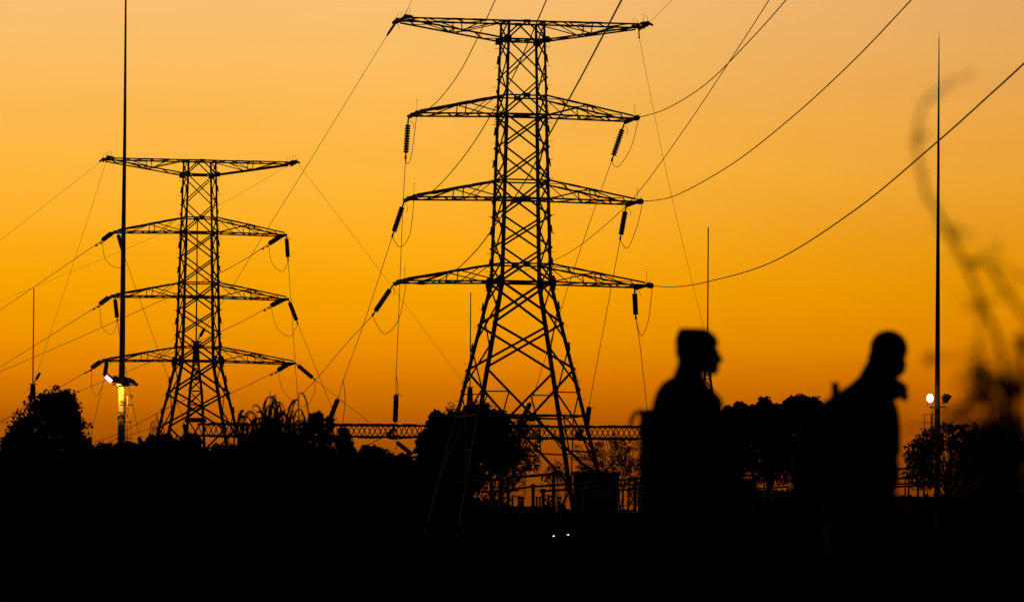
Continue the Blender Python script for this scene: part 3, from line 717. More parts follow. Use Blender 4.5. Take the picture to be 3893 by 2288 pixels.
# cable runs among the posts
for pts, lb in (([(1938, 1865), (1965, 1893), (1992, 1900)], 'thin slack cable looping left of the stout dark post insulator'), ([(1938, 1903), (1960, 1895), (1990, 1880), (2000, 1868)], 'thin cable rising to the right above the stout dark post insulator'), ([(2010, 1720), (2000, 1800), (1992, 1895)], 'thin steep cable in front of the lacy side of the big dark tree'), ([(2340, 1925), (2370, 1922), (2408, 1914)], 'thin cable reaching the leftmost of the three post insulators'), ([(1870, 1866), (2060, 1862), (2180, 1866)], 'thin level cable strung across the bright gap')):
    wire([(x / D, y / D) for x, y in pts], 383, 383, lb, 'cable', None, .016, 'yard_cable')
# between the two people and right of them
for pts, Z, lb in (([(2800, 1788), (2990, 1780)], 390, 'upper tube of the dim rails between the two people'), ([(2800, 1806), (2990, 1799)], 392, 'second tube of the dim rails between the two people'), ([(2800, 1826), (2985, 1820)], 394, 'third tube of the dim rails between the two people'), ([(2800, 1860), (3000, 1850)], 396, 'lowest tube of the dim rails between the two people'),
        ([(3400, 1783), (3612, 1768)], 350, 'upper tube passing left of the foot of the right mast'), ([(3400, 1820), (3600, 1806)], 352, 'middle tube passing left of the foot of the right mast'), ([(3400, 1840), (3600, 1828)], 354, 'lower tube passing left of the foot of the right mast'), ([(3400, 1850), (3600, 1838)], 356, 'lowest tube passing left of the foot of the right mast')):
    tube_bus(pts, Z, lb, .055)
post(2862, 1782, 1960, 389, 'dark post insulator standing between the two people', 12)
post(3441, 1820, 1945, 351, 'left one of the two posts right of the stooping person', 8)
post(3454, 1815, 1945, 351.5, 'right one of the two posts right of the stooping person', 9)
def frame(x0, x1, yt, yb, Z, label):
    a = P(x0, yb, Z); w = P(x1, yb, Z).x - a.x; h = P(x0, yt, Z).z - a.z; g = gz(Z); root = thing('isolator_frame', (a.x, Z, g), label, 'isolator', 'isolator frames in the yard'); z0 = a.z - g
    for x in (0, w):
        m = MB(); m.bar((x, 0, 0), (x, 0, z0), .09, .09); m.build('leg', M['steel'], root)
        m = MB(); m.lathe((x, 0, z0), (x, 0, z0 + h), [v for k in range(7) for v in (((k) / 7, .05), ((k + .4) / 7, .1), ((k + .7) / 7, .055))], 8); m.build('insulator', M['porc'], root, True)
    m = MB(); m.bar((-.1, 0, z0 + h), (w + .1, 0, z0 + h), .06, .06); m.build('contact_arm', M['alu'], root)
    m = MB(); m.bar((-.15, 0, z0), (w + .15, 0, z0), .12, .1); m.build('crossbeam', M['steel'], root)
for x0, x1, yt, yb, Z, lb in ((2040, 2052, 1888, 1935, 405, 'small isolator frame between two posts in the bright gap'), (2066, 2086, 1882, 1938, 407, 'wider isolator frame right of the start of the lower busbar'), (1948, 1972, 1884, 1935, 404, 'isolator frame left of the stout dark post'), (1880, 1900, 1870, 1935, 403, 'isolator frame between the leftmost ribbed posts'),
        (2368, 2388, 1850, 1940, 406, 'isolator frame between the switchroom and the three post insulators'), (2905, 2935, 1840, 1900, 405, 'isolator frame in the gap between the two people'), (3490, 3512, 1822, 1890, 362, 'isolator frame left of the right mast')):
    frame(x0, x1, yt, yb, Z, lb)
# dark building behind the pylon foot
def building():
    Z = 440; a = P(2182, 1800, Z); b = P(2352, 1800, Z); g = gz(Z); w = b.x - a.x; H = a.z - g
    root = thing('switch_building', ((a.x + b.x) / 2, Z, g), 'dark flat-roofed switchroom behind the right foot of the large pylon', 'building')
    m = MB(); m.bar((-w/2, 2.2, H/2), (w/2, 2.2, H/2), 4.4, H); m.build('wall', M['concrete'], root)
    m = MB(); m.bar((-w/2-.15, 2.2, H+.08), (w/2+.15, 2.2, H+.08), 4.8, .16); m.build('roof', M['concrete'], root)
    for k in range(5):
        m = MB(); x = -w/2 + (k + .5) * w / 5; m.bar((x, -.04, .3), (x, -.04, H-.3), .12, .08, (0, 1, 0)); m.build('rib', M['steel'], root)
    m = MB(); m.bar((-.4, -.03, 1.05), (.5, -.03, 1.05), .06, 2.1); d = m.build('door', M['steel'], root)
    m = MB(); m.bar((.38, -.1, 1.05), (.38, -.1, 1.25), .03, .03); m.build('handle', M['alu'], d)
building()
# low equipment beam below the posts
m = MB(); a = P(1930, 1936, 384); b = P(2110, 1936, 384); m.bar((0, 0, 0), b - a, .5, .42); root = thing('equipment_beam', (a.x, 384, a.z), 'dark horizontal steel beam under the post insulators in the bright gap', 'beam'); m.build('beam', M['steel'], root)
m = MB(); H = a.z - gz(384)
for x in (.15, (b - a).x * .5, (b - a).x - .15): m.bar((x, 0, -H), (x, 0, -.2), .2, .2)
m.build('support_post', M['steel'], root)

# palisade fence
def fence():
    Z = 372; x0, x1 = P(1350, 2000, Z).x, P(3893, 2000, Z).x; n = 14; step = (x1 - x0) / n; h = P(2000, 1988, Z).z - gz(Z)
    first = None
    for k in range(n):
        lb = f'dark palisade fence panel {["below the big dark tree", "below the left pylon legs", "below the pylon body", "below the bright gap", "behind the two tiny lamps", "below the switchroom", "left of the flat-capped person", "behind the flat-capped person", "right of the flat-capped person", "midway between the two people", "left of the stooping person", "behind the stooping person", "below the right mast", "at the right edge below the blurred bush"][k]}'
        if first is None:
            root = thing('fence_panel', (x0, Z, gz(Z)), lb, 'fence', 'palisade fence panels'); first = root
            m = MB()
            nn = int(step / .16)
            for j in range(nn): x = (j + .5) * step / nn; m.bar((x, 0, .05), (x, 0, h), .075, .02, (0, 1, 0)); m.bar((x, 0, h), (x, 0, h + .08), .03, .02, (0, 1, 0))
            m.build('pales', M['steel'], root); 
            for z in (.4, h - .35): m = MB(); m.bar((0, .05, z), (step, .05, z), .05, .05); m.build('rail', M['steel'], root)
            m = MB(); m.bar((0, .08, 0), (0, .08, h), .1, .1); m.build('post', M['steel'], root)
        else:
            c = copy_tree(first); c.location = (x0 + k * step, Z, gz(Z)); c['label'] = lb
fence()
for x, y, lb in ((2105, 2036, 'tiny lit lamp low in the dark, left one of the pair below the pylon leg'), (2160, 2031, 'tiny lit lamp low in the dark, right one of the pair below the pylon leg')):
    p = P(x, y, 371.7); root = thing('bulkhead_lamp', p, lb, 'lamp', 'tiny lamps in the dark'); m = MB(); m.bar((-.1, 0, .06), (.1, 0, .06), .14, .05); m.bar((0, .05, -.3), (0, .05, .06), .05, .05); m.build('housing', M['black'], root)
    m = MB(); m.ell((0, -.02, -.005), (.065, .045, .042), 10); m.build('bulb', M['lampg'], root, True)

# ------------------------------------------------------------------ vegetation
def leaves(C, R, n, size, flat=1.0):
    """n leaf quads scattered in ellipsoids: C (k,3), R (k,3)"""
    k = len(C); idx = rng.integers(0, k, n)
    d = rng.normal(size=(n, 3)); d /= np.linalg.norm(d, axis=1)[:, None]
    u = rng.random(n) ** .45
    c = C[idx] + d * R[idx] * u[:, None]
    a = rng.normal(size=(n, 3)); a /= np.linalg.norm(a, axis=1)[:, None]
    b = np.cross(a, rng.normal(size=(n, 3))); b /= np.linalg.norm(b, axis=1)[:, None]
    s = size * (0.6 + .8 * rng.random(n))[:, None]
    V = np.stack([c - a*s*.5, c - b*s*.3, c + a*s*.5, c + b*s*.3], 1).reshape(-1, 3)
    return V
def tree(name, label, cat, blobs, Z, *a, **kw):
    if cat == 'bush':
        k = Z / F * D; x, y, rx, ry = blobs[0]; yb = 1490 - (gz(Z) - 1.5) / k; q = y + ry; blobs = list(blobs)
        while q < yb + 5: blobs.append((x + rnd.uniform(-.1, .1) * rx, q, rx * 1.12, max(ry * .8, rx * .6))); q += max(ry, rx) * .8
    return tree_(name, label, cat, blobs, Z, *a, **kw)
def tree_(name, label, cat, blobs, Z, leaf=.16, dens=1.0, core=1.0, base=None, sub=1.0, mat_='leaf', group=None, zdepth=1.0, limb=True, rr=(.16, .34), tk=.022):
    k = Z / F * D
    bx, = [base if base is not None else sum(b[0] for b in blobs) / len(blobs)]
    g = gz(Z); x0 = PD(bx, 1300, Z).x; root = thing(name, (x0, Z, g), label, cat, group)
    loc = np.array(root.location); CC = []; RR = []; CoC = []; CoR = []; cents = []; area = 0
    for (x, y, rx, ry) in blobs:
        Zc = Z + rnd.uniform(-.3, .3) * min(rx, ry) * k
        c = np.array(PD(x, y, Zc)) - loc; r = np.array([rx*k, (rx+ry)/2*k*zdepth, ry*k]); cents.append((c, r)); area += rx * ry * k * k * 4
        ns = int((10 + 26 * (max(rx, ry) / 40) ** 1.2) * sub)
        d = rng.normal(size=(ns, 3)); d /= np.linalg.norm(d, axis=1)[:, None]
        u = rng.uniform(.6, 1.02, ns)
        CC.append(c + d * r * u[:, None]); q = rng.uniform(*rr, ns) * min(r[0], r[2]); RR.append(np.stack([q * rng.uniform(.9, 1.4, ns), q, q * rng.uniform(.75, 1.1, ns)], 1))
        CoC.append(c); CoR.append(r * .84)
    C = np.concatenate(CC); R = np.concatenate(RR)
    n = int(area / (leaf * leaf) * 5.0 * dens); V = [leaves(C, R, n, leaf)]
    if core > 0:
        ls = leaf * 3.2; V.append(leaves(np.array(CoC), np.array(CoR), int(area / (ls*ls) * 9 * core), ls))
    V = np.concatenate(V); Q = np.arange(len(V)).reshape(-1, 4)
    low = V[:, 2] < .02; V[low, 2] = .02
    arr_mesh('crown', V, Q, M[mat_], root)
    m = MB(); top = max(c[2] for c, r in cents); mainc = max(cents, key=lambda q: q[1][0] * q[1][2])[0]
    th = max(.05, tk * top)
    p0 = Vector((0, 0, -.1)); p1 = Vector((mainc[0] * .3, mainc[1] * .3, top * .35)); p2 = Vector(mainc)
    tp = catmull([p0, p1, p2], 5); m.tube(tp, [th * (1 - .6 * i / (len(tp)-1)) for i in range(len(tp))], 8); m.build('trunk', M['bark'], root)
    if limb:
        m = MB()
        for c, r in cents:
            s = tp[len(tp)//2 + rnd.randint(-2, 2)]; e = Vector(c); mid = (s + e) / 2 + Vector((rnd.uniform(-.2, .2), 0, .1)) * r[0]
            m.tube(catmull([s, mid, e], 4), [th*.45 * (1 - .08*i) for i in range(9)], 6)
            for q in range(int(9 * sub)):
                dd = Vector(rng.normal(size=3)); dd.normalize(); dd.z = abs(dd.z) * .9 - .1
                en = Vector(c + np.array(dd) * r * .92); st = s.lerp(e, rnd.uniform(.4, 1))
                pts = catmull([st, (st + en)/2 + Vector((rnd.uniform(-.1, .1)*r[0], 0, rnd.uniform(0, .12)*r[2])), en], 3); m.tube(pts, [th*.2 * (1 - .12*i) + .006 for i in range(len(pts))], 4)
                for w in range(3):
                    a = pts[rnd.randint(2, len(pts)-1)]; b = a + Vector((rnd.uniform(-1, 1)*r[0]*.25, rnd.uniform(-1, 1)*r[1]*.25, rnd.uniform(-.1, 1)*r[2]*.25)); m.tube([a, (a+b)/2 + Vector((0, 0, .03)), b], [.02, .014, .008], 3)
        m.build('limbs', M['bark'], root)
    return root
tree('broadleaf_tree', 'big round-topped tree at the far left edge beside a rod-topped column', 'tree', [(120, 1020, 62, 62), (150, 1000, 48, 46), (75, 1075, 62, 62), (165, 1062, 50, 62), (35, 1100, 36, 50), (198, 1105, 34, 34), (105, 1130, 90, 70), (20, 1150, 40, 50)], 200, .11, 1.4, 1.2, rr=(.2, .42))
tree('broadleaf_tree', 'big dark dome-shaped tree behind the left legs of the large pylon', 'tree', [(1175, 1040, 70, 54), (1110, 1060, 62, 60), (1215, 1050, 48, 46), (1060, 1095, 44, 44), (1075, 1040, 26, 32), (1150, 1110, 100, 80), (1230, 1110, 62, 66), (1110, 1170, 95, 60), (1040, 1165, 45, 50), (1150, 1180, 45, 40), (1100, 1215, 80, 40)], 419, .16, 1.4, 2.2, base=1150, zdepth=.8, rr=(.12, .28))
tree('broadleaf_tree', 'lacy fine-branched tree on the right flank of the big dark tree', 'tree', [(1260, 1130, 60, 55), (1295, 1090, 42, 52), (1235, 1180, 60, 40), (1305, 1135, 30, 34), (1290, 1045, 32, 26)], 424, .12, .8, .0, base=1200, sub=1.9, zdepth=.8, rr=(.1, .22), tk=.012)
tree('broadleaf_tree', 'thin see-through tree behind the right foot of the large pylon', 'tree', [(1450, 1125, 46, 45), (1500, 1110, 50, 48), (1550, 1120, 52, 50), (1520, 1165, 60, 50), (1580, 1180, 40, 60), (1460, 1170, 40, 30)], 470, .12, .55, .0, base=1530, sub=1.9, rr=(.1, .22), mat_='leaf2', tk=.012)
tree('small_tree', 'small lacy bush between the two right legs of the large pylon', 'tree', [(1372, 1155, 28, 26), (1395, 1185, 22, 22), (1360, 1180, 20, 18)], 460, .12, .7, 0, sub=1.2, mat_='leaf2', tk=.007)
for i, (bl, lb) in enumerate([([(1795, 1022, 24, 26), (1822, 1012, 24, 26), (1845, 1020, 20, 22), (1815, 1065, 62, 44), (1810, 1125, 70, 60)], 'leafy tree at the left end of the treeline, beside the flat-capped person'),
        ([(1882, 1002, 22, 24), (1870, 1022, 34, 30), (1912, 1016, 26, 24), (1890, 1060, 60, 50), (1900, 1130, 80, 70)], 'pointed leafy tree in the middle of the treeline between the people'),
        ([(1948, 1000, 26, 24), (1972, 995, 30, 26), (2000, 1002, 28, 28), (2022, 1018, 28, 26), (1980, 1035, 62, 44), (1985, 1090, 85, 65), (2000, 1145, 95, 60)], 'tallest rounded tree of the treeline, left of the stooping person'),
        ([(2080, 1050, 45, 45), (2130, 1080, 60, 60), (2090, 1130, 80, 80)], 'tree of the treeline hidden mostly behind the stooping person')]):
    tree('treeline_tree', lb, 'tree', bl, 470 + 4*i, .14, 1.5, 2.6, group='treeline between the people', rr=(.12, .34), sub=1.3)
tree('treeline_tree', 'dark lower tree filling the gap behind the flat-capped person', 'tree', [(1700, 1090, 60, 60), (1760, 1110, 60, 60), (1740, 1160, 90, 60)], 466, .15, 1.2, 2.4, group='treeline between the people')
tree('broadleaf_tree', 'fan-branched tree around the foot of the right mast', 'tree', [(2345, 1075, 52, 42), (2290, 1090, 48, 46), (2390, 1085, 46, 48), (2255, 1115, 36, 38), (2330, 1140, 95, 62), (2270, 1165, 50, 44), (2410, 1140, 60, 60), (2440, 1095, 45, 45), (2480, 1120, 50, 50)], 330, .10, .95, .12, base=2330, sub=3.2, rr=(.06, .17), mat_='leaf2')
tree('conifer', 'small dark conifer with blunt tips just left of the slanting gantry insulator', 'conifer', [(770, 1035, 12, 20), (786, 1030, 11, 18), (757, 1060, 22, 26), (785, 1065, 34, 36), (800, 1100, 48, 40), (812, 1040, 9, 18)], 120, .05, 1.5, 1.3, limb=False, rr=(.3, .55))
tree('conifer', 'cone-shaped dark shrub under the left part of the gantry beam', 'conifer', [(847, 1070, 13, 22), (848, 1095, 22, 28), (845, 1130, 36, 34)], 125, .05, 1.5, 1.3, limb=False, rr=(.3, .55))
tree('small_tree', 'small sparse sapling low in the bright gap beside the short post insulator', 'tree', [(1348, 1232, 12, 26), (1356, 1250, 18, 18)], 455, .1, .8, 0, sub=.8, mat_='leaf2', tk=.006)
tree('small_tree', 'low feathery shrub at the left edge of the bright gap under the lacy tree', 'tree', [(1205, 1215, 24, 26), (1235, 1235, 24, 20)], 455, .1, .8, 0, sub=.9, mat_='leaf2', tk=.006)
tree('small_tree', 'twiggy young tree right of the switchroom beside the backpack', 'tree', [(1560, 1215, 20, 30), (1585, 1195, 18, 24)], 465, .1, .5, 0, sub=.9, mat_='leaf2', tk=.006)
# bushes along the yard, left part
BU = [(250, 1135, 50, 46, 190), (300, 1140, 48, 52, 200), (350, 1132, 46, 50, 180), (405, 1118, 50, 50, 190), (450, 1112, 42, 46, 170), (500, 1150, 50, 50, 160), (555, 1150, 52, 56, 150), (610, 1165, 50, 52, 150), (660, 1175, 50, 55, 140), (715, 1160, 46, 60, 150), (765, 1150, 50, 60, 145), (880, 1165, 52, 62, 160), (940, 1155, 40, 58, 170), (905, 1120, 20, 24, 175), (985, 1165, 44, 50, 180), (810, 1170, 50, 60, 150), (60, 1180, 90, 70, 180), (160, 1180, 90, 70, 170)]
BL = ['low bush just right of the big far left tree', 'low bush left of the lit mast', 'bush at the foot of the lit mast', 'rounded bush right of the lit mast', 'bush below the left leg of the distant pylon', 'low bush between the legs of the distant pylon', 'bush below the right leg of the distant pylon', 'bush left of the arching reeds', 'bush under the tallest reeds', 'bush right below the arching reeds', 'bush under the blunt-tipped conifer', 'low bush left of the hanging yard insulators', 'bush below the middle of the gantry beam', 'small topmost bush under the short taut cable', 'bush left of the big dark tree', 'bush between the two conifers', 'wide bush below the big far left tree', 'wide bush below the right side of the far left tree']
for (x, y, rx, ry, Z), lb in zip(BU, BL):
    tree('bush', lb, 'bush', [(x, y, rx, ry), (x + rnd.uniform(-15, 15), y + ry * .7, rx * 1.2, ry), (x + rnd.uniform(-.5, .5) * rx, y - ry * .5, rx * .45, ry * .5), (x + rnd.uniform(-.9, .9) * rx, y - ry * .55, rx * .2, ry * .42), (x + rnd.uniform(-.9, .9) * rx, y - ry * .5, rx * .16, ry * .55)], Z, .075, 1.0, 1.6, group='dark bushes at left', limb=False, rr=(.2, .4))
# hedge of bushes behind the fence, right part
HL = ['under the big dark tree', 'left of the bright gap', 'below the middle of the bright gap', 'right of the stout post', 'in front of the switchroom', 'left of the backpack', 'behind the flat-capped person', 'right of the flat-capped person', 'midway between the people', 'left of the stooping person', 'behind the stooping person', 'left of the right mast foot', 'right of the right mast foot', 'at the right edge']
for j in range(14):
    x = 1060 + j * 108; y = 1296 if 1180 < x < 1640 else 1255
    tree('hedge_bush', f'low dark hedge bush {HL[j]}', 'bush', [(x, y, 62, 34), (x + 50, y + 6, 50, 32)], 440, .2, 1, 1.8, group='low hedge bushes at right', limb=False)

def woodland():
    Z = 640; k = Z / F * D; prof = [(-40, 1120), (220, 1118), (480, 1128), (700, 1135), (1000, 1138), (1120, 1190), (1180, 1246), (1400, 1252), (1640, 1250), (1690, 1200), (2000, 1200), (2200, 1216), (2560, 1205)]
    C = []; R = []
    x = -30
    while x < 2550:
        for (a, b), (c, d) in zip(prof, prof[1:]):
            if x <= c: y = b + (d - b) * (x - a) / (c - a); break
        yb = 1490 - (gz(Z) - 1.5) / k
        y += rnd.uniform(0, 10); q = y + 14
        while q < yb:
            r = rnd.uniform(11, 17) if q < y + 20 else 24
            C.append(tuple(PD(x + rnd.uniform(-6, 6), q, Z + rnd.uniform(-3, 3)))); R.append((r*k*1.3, 2.0, r*k)); q += 13
        x += 9
    V = leaves(np.array(C), np.array(R), 45000, .75)
    V = np.concatenate([V, leaves(np.array(C), np.array(R) * .8, 9000, 1.7)]); V = V[np.repeat((V.reshape(-1, 4, 3)[:, :, 2].min(1) > gz(Z)), 4)]
    tag(arr_mesh('distant_woodland', V, np.arange(len(V)).reshape(-1, 4), M['leaf']), 'low dark line of far-off bushes and trees along the horizon', None, kind='stuff')
woodland()
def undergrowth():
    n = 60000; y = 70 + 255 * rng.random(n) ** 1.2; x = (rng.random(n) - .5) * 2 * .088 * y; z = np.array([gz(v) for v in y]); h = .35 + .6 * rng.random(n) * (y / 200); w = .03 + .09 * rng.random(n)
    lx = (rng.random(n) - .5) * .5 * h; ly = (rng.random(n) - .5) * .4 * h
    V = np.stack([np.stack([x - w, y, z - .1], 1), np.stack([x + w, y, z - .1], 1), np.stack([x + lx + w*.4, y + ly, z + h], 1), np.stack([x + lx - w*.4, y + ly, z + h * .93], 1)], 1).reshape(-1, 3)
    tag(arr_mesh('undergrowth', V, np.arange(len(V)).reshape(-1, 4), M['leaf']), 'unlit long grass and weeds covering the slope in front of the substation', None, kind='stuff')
undergrowth()

def ribbon(mb, pts, w, tw=0):
    n = len(pts); i = len(mb.v); s = None
    for k, p in enumerate(pts):
        t = (pts[min(k+1, n-1)] - pts[max(k-1, 0)]).normalized(); s0 = t.cross(Vector((0, 0, 1)))
        if s0.length < .15: s0 = s or Vector((1, 0, 0))
        s = s0.normalized(); s1 = s; s = (Matrix.Rotation(tw, 3, t) @ s).normalized(); ww = w * math.sin(math.pi * min(1, .12 + .88 * (k / (n-1)))) ** .7 + .002
        nn = s.cross(t).normalized()
        mb.v += [p - s*ww/2, p + nn*ww*.18, p + s*ww/2]; s = s1
    for k in range(n-1):
        a = i + 3*k; mb.f += [(a, a+1, a+4, a+3), (a+1, a+2, a+5, a+4)]
def reed(name, label, x, ybase, stems, Z, lsz=1.0, seed=0):
    r = random.Random(seed); k = Z / F * D; b = PD(x, ybase, Z); root = thing(name, (b.x, Z, gz(Z)), label, 'reed', 'arching reeds'); l = Vector(root.location)
    ms, ml = MB(), MB()
    for (sx, sy, dens) in stems:
        top = PD(sx, sy, Z + r.uniform(-.5, .5)) - l; bot = Vector((top.x * .6 + r.uniform(-.15, .15), r.uniform(-.3, .3), 0))
        st = catmull([bot, (bot + top)/2 + Vector((r.uniform(-.05, .05), 0, 0)), top], 8); ms.tube(st, [.017 - .0007*i for i in range(len(st))], 6)
        H = top.z; n = int(42 * dens)
        for j in range(n):
            f = 1 - (j / n) ** 1.1 * .62; p = st[min(len(st)-1, int(f * (len(st)-1)))]
            az = r.uniform(0, 2*math.pi) if r.random() < .5 else r.choice([0, math.pi]) + r.uniform(-.6, .6)
            d = Vector((math.cos(az), math.sin(az)*.8, 0)); L = lsz * r.uniform(.3, .85); upk = r.uniform(.2, .6)
            hz = r.uniform(.22, .62); pts = [p + d * (L * hz * (1 - (1 - t) ** 1.5)) + Vector((0, 0, L * (upk * 1.5 * t - 2.0 * t * t * (1 + upk*.5)))) for t in [q / 9 for q in range(10)]]
            ribbon(ml, pts, r.uniform(.026, .06) * (.6 + .4 * (j % 3 == 0)), r.choice((-1, 1)) * r.uniform(.5, 1.5))
    ms.build('stems', M['reed'], root, True); ml.build('leaves', M['reed'], root, True)
    return root
reed('reed_clump', 'tallest clump of arching reeds beside the right leg of the distant pylon', 668, 1150, [(680, 975, 1.8), (665, 960, 1.3), (690, 1000, 1.5), (655, 1010, 1.4), (672, 1030, 1.5), (700, 1030, 1.3), (645, 1060, 1.3), (660, 1090, 1.5), (680, 1090, 1.5), (700, 1090, 1.5)], 110, .62, 1)
reed('reed_clump', 'left clump of drooping reeds next to the pylon leg', 615, 1150, [(600, 1010, 1.4), (622, 1000, 1.4), (632, 1015, 1.3), (610, 1040, 1.3), (640, 1040, 1.4), (625, 1070, 1.4), (605, 1080, 1.2), (640, 1100, 1.4)], 112, .6, 2)
reed('reed_clump', 'right clump of reeds with high curling tips left of the blunt conifer', 735, 1150, [(735, 968, .7), (722, 1010, 1.0), (740, 1020, .8), (730, 1045, 1.3), (715, 1060, 1.3), (745, 1065, 1.2), (755, 1075, 1.2), (725, 1095, 1.4)], 108, .6, 3)
reed('reed_stalk', 'lone curling reed stalk left of the distant pylon', 370, 1120, [(383, 1018, .5), (378, 1040, .25)], 150, .5, 5)

# blurred plants close to the camera, at right
def branch(mb, pts, r0, r1, Z):
    q = catmull([PD(x, y, Z + rnd.uniform(-.15, .15)) for x, y in pts], 6); mb.tube(q, [r0 + (r1 - r0) * i / (len(q)-1) for i in range(len(q))], 8); return q
ZN = 13.0
root = thing('near_shrub', (PD(2470, 1300, ZN).x, ZN, gz(ZN)), 'out-of-focus shrub filling the right edge with a tall arching branch', 'shrub'); l0 = Vector(root.location)
m = MB(); tops = []
ax_ = Vector((0, 0, 0)) + l0
q = branch(m, [(2490, 1560), (2485, 1300), (2470, 900), (2415, 745), (2370, 640), (2325, 555), (2278, 470), (2256, 370), (2260, 300), (2285, 245), (2340, 205), (2400, 178)], .0066, .0013, ZN)
for x, y in ((2296, 240), (2256, 345), (2268, 430), (2276, 470), (2322, 545)): m.ell(PD(x, y, ZN), (.005, .004, .005), 8)
for k in range(60):
    f = rnd.randint(6, len(q)-3); p = q[f]; a = rnd.choice((-1, 1)) * rnd.uniform(.5, 1.4); t = (q[f+1]-q[f]).normalized(); d = Vector((t.z, 0, -t.x)) * (1 if a > 0 else -1); m.tube([p, p + (d + t * .6) * rnd.uniform(.008, .022)], [.0016, .0004], 4)
for pts, a, b in (([(2385, 650), (2430, 630), (2468, 615)], .004, .002), ([(2440, 660), (2480, 720), (2520, 780), (2560, 830)], .006, .005), ([(2375, 640), (2450, 655), (2540, 690)], .0035, .003),
        ([(2410, 745), (2365, 770)], .004, .0015), ([(2410, 745), (2410, 830), (2405, 880)], .004, .003), ([(2415, 750), (2460, 735)], .003, .0015), ([(2345, 560), (2375, 575)], .003, .001), ([(2270, 330), (2240, 350)], .0025, .001),
        ([(2480, 880), (2380, 875), (2300, 885)], .0035, .002), ([(2520, 1040), (2400, 1045), (2260, 1052), (2215, 1058)], .0045, .003), ([(2460, 1200), (2430, 1000), (2410, 880)], .006, .002), ([(2500, 1300), (2520, 1000), (2500, 820)], .006, .002), ([(2440, 1300), (2380, 1100), (2330, 985)], .005, .002), ([(2350, 560), (2335, 610)], .002, .001)):
    q2 = branch(m, pts, a * .85, b * .7, ZN)
    for k in range(4):
        p = q2[rnd.randint(1, len(q2)-1)]; d = Vector((rnd.uniform(-1, 1), rnd.uniform(-.3, .3), rnd.uniform(-.3, 1))).normalized(); L_ = rnd.uniform(.02, .07)
        m.tube([p, p + d * L_ * .5 + Vector((rnd.uniform(-.006, .006), 0, 0)), p + d * L_], [.0013, .001, .0005], 4)
m.v = [v - l0 for v in m.v]; m.build('branches', M['bark'], root, True)
def near_leaves(blobs, n, size):
    V = []; 
    for (x, y, rx, ry, w) in blobs:
        c = np.array([PD(x, y, ZN)]) - np.array(l0); k = ZN / F * D
        V.append(leaves(c, np.array([[rx*k, .18, ry*k]]), int(n * w * 1.15), size))
    V = np.concatenate(V); arr_mesh('leaves', V, np.arange(len(V)).reshape(-1, 4), M['leaf2'], root)
near_leaves([(2290, 885, 16, 22, .05), (2420, 930, 42, 50, .4), (2460, 965, 60, 55, .7), (2505, 945, 45, 60, .6), (2400, 1000, 55, 60, .4), (2340, 1030, 60, 50, .2), (2470, 1040, 60, 50, 1.2), (2420, 1080, 50, 50, .9), (2510, 1120, 50, 80, 1.6), (2440, 1170, 70, 70, 2.2), (2490, 1250, 90, 90, 4), (2400, 1250, 80, 70, 2.5), (2360, 1180, 50, 60, .6), (2500, 1400, 120, 120, 5), (2520, 850, 25, 40, .2), (2450, 1100, 90, 70, .8), (2400, 940, 50, 50, .3)], 420, .013)

# ------------------------------------------------------------------ people
ZP = 31.0; kp = ZP / F
def hand(mb, w, d, up_, side_, curl=.5):
    """w wrist point, d direction of the fingers, up_ back of the hand, side_ towards the thumb"""
    w = Vector(w); d = Vector(d).normalized(); u = Vector(up_); u = (u - d * u.dot(d)).normalized(); s = Vector(side_); s = (s - d*s.dot(d) - u*s.dot(u)).normalized()
    R = Matrix((s, d, u)).transposed()
    mb.ell(w + d * .05, (.042, .056, .016), 12, R); mb.capsule(w - d*.02, w + d*.02, .026, .028, 10)
    for j, (off, L) in enumerate(((.030, .072), (.010, .08), (-.011, .074), (-.031, .058))):
        p = w + d * .092 + s * off; a = curl * .5 + .1*j*.3; dirv = d
        for seg, (ln, r) in enumerate(((.44, .0092), (.32, .0085), (.24, .0078))):
            dirv = (d * math.cos(a) - u * math.sin(a) + s * off * .6).normalized(); e = p + dirv * L * ln * 1.15; mb.capsule(p, e, r, r*.93, 8); p = e; a += curl * .7
    p = w + s * .036 + d * .025; dv = (s * .75 + d * .7 - u * .25).normalized(); e = p + dv * .042; mb.capsule(p, e, .0125, .0108, 8); e2 = e + (d * .85 + s * .2 - u * .45).normalized() * .032; mb.capsule(e, e2, .0105, .009, 8)
def person(x0, ytop, height, spec, label):
    zt = P(x0, ytop, ZP).z; base = Vector((P(x0, ytop, ZP).x, ZP, zt - height))
    root_l = base
    L = lambda x, y, v=0: Vector(((x - x0) * kp, v, height + (ytop - y) * kp))
    b = MB(); spec['body'](b, L); body = b.build('person', M['skin'], None, mod=(.0065, 3)); body.location = base
    tag(body, label, 'person')
    for nm, fn, mt, vs, it in spec['parts']:
        m = MB(); fn(m, L); m.build(nm, M[mt], body, mod=(vs, it) if vs else None, smooth=not vs)
    return body, base, L
def eyes(m, L, x, y):
    for v in (-.032, .032): m.ell(L(x, y, v), (.011, .013, .011), 8)

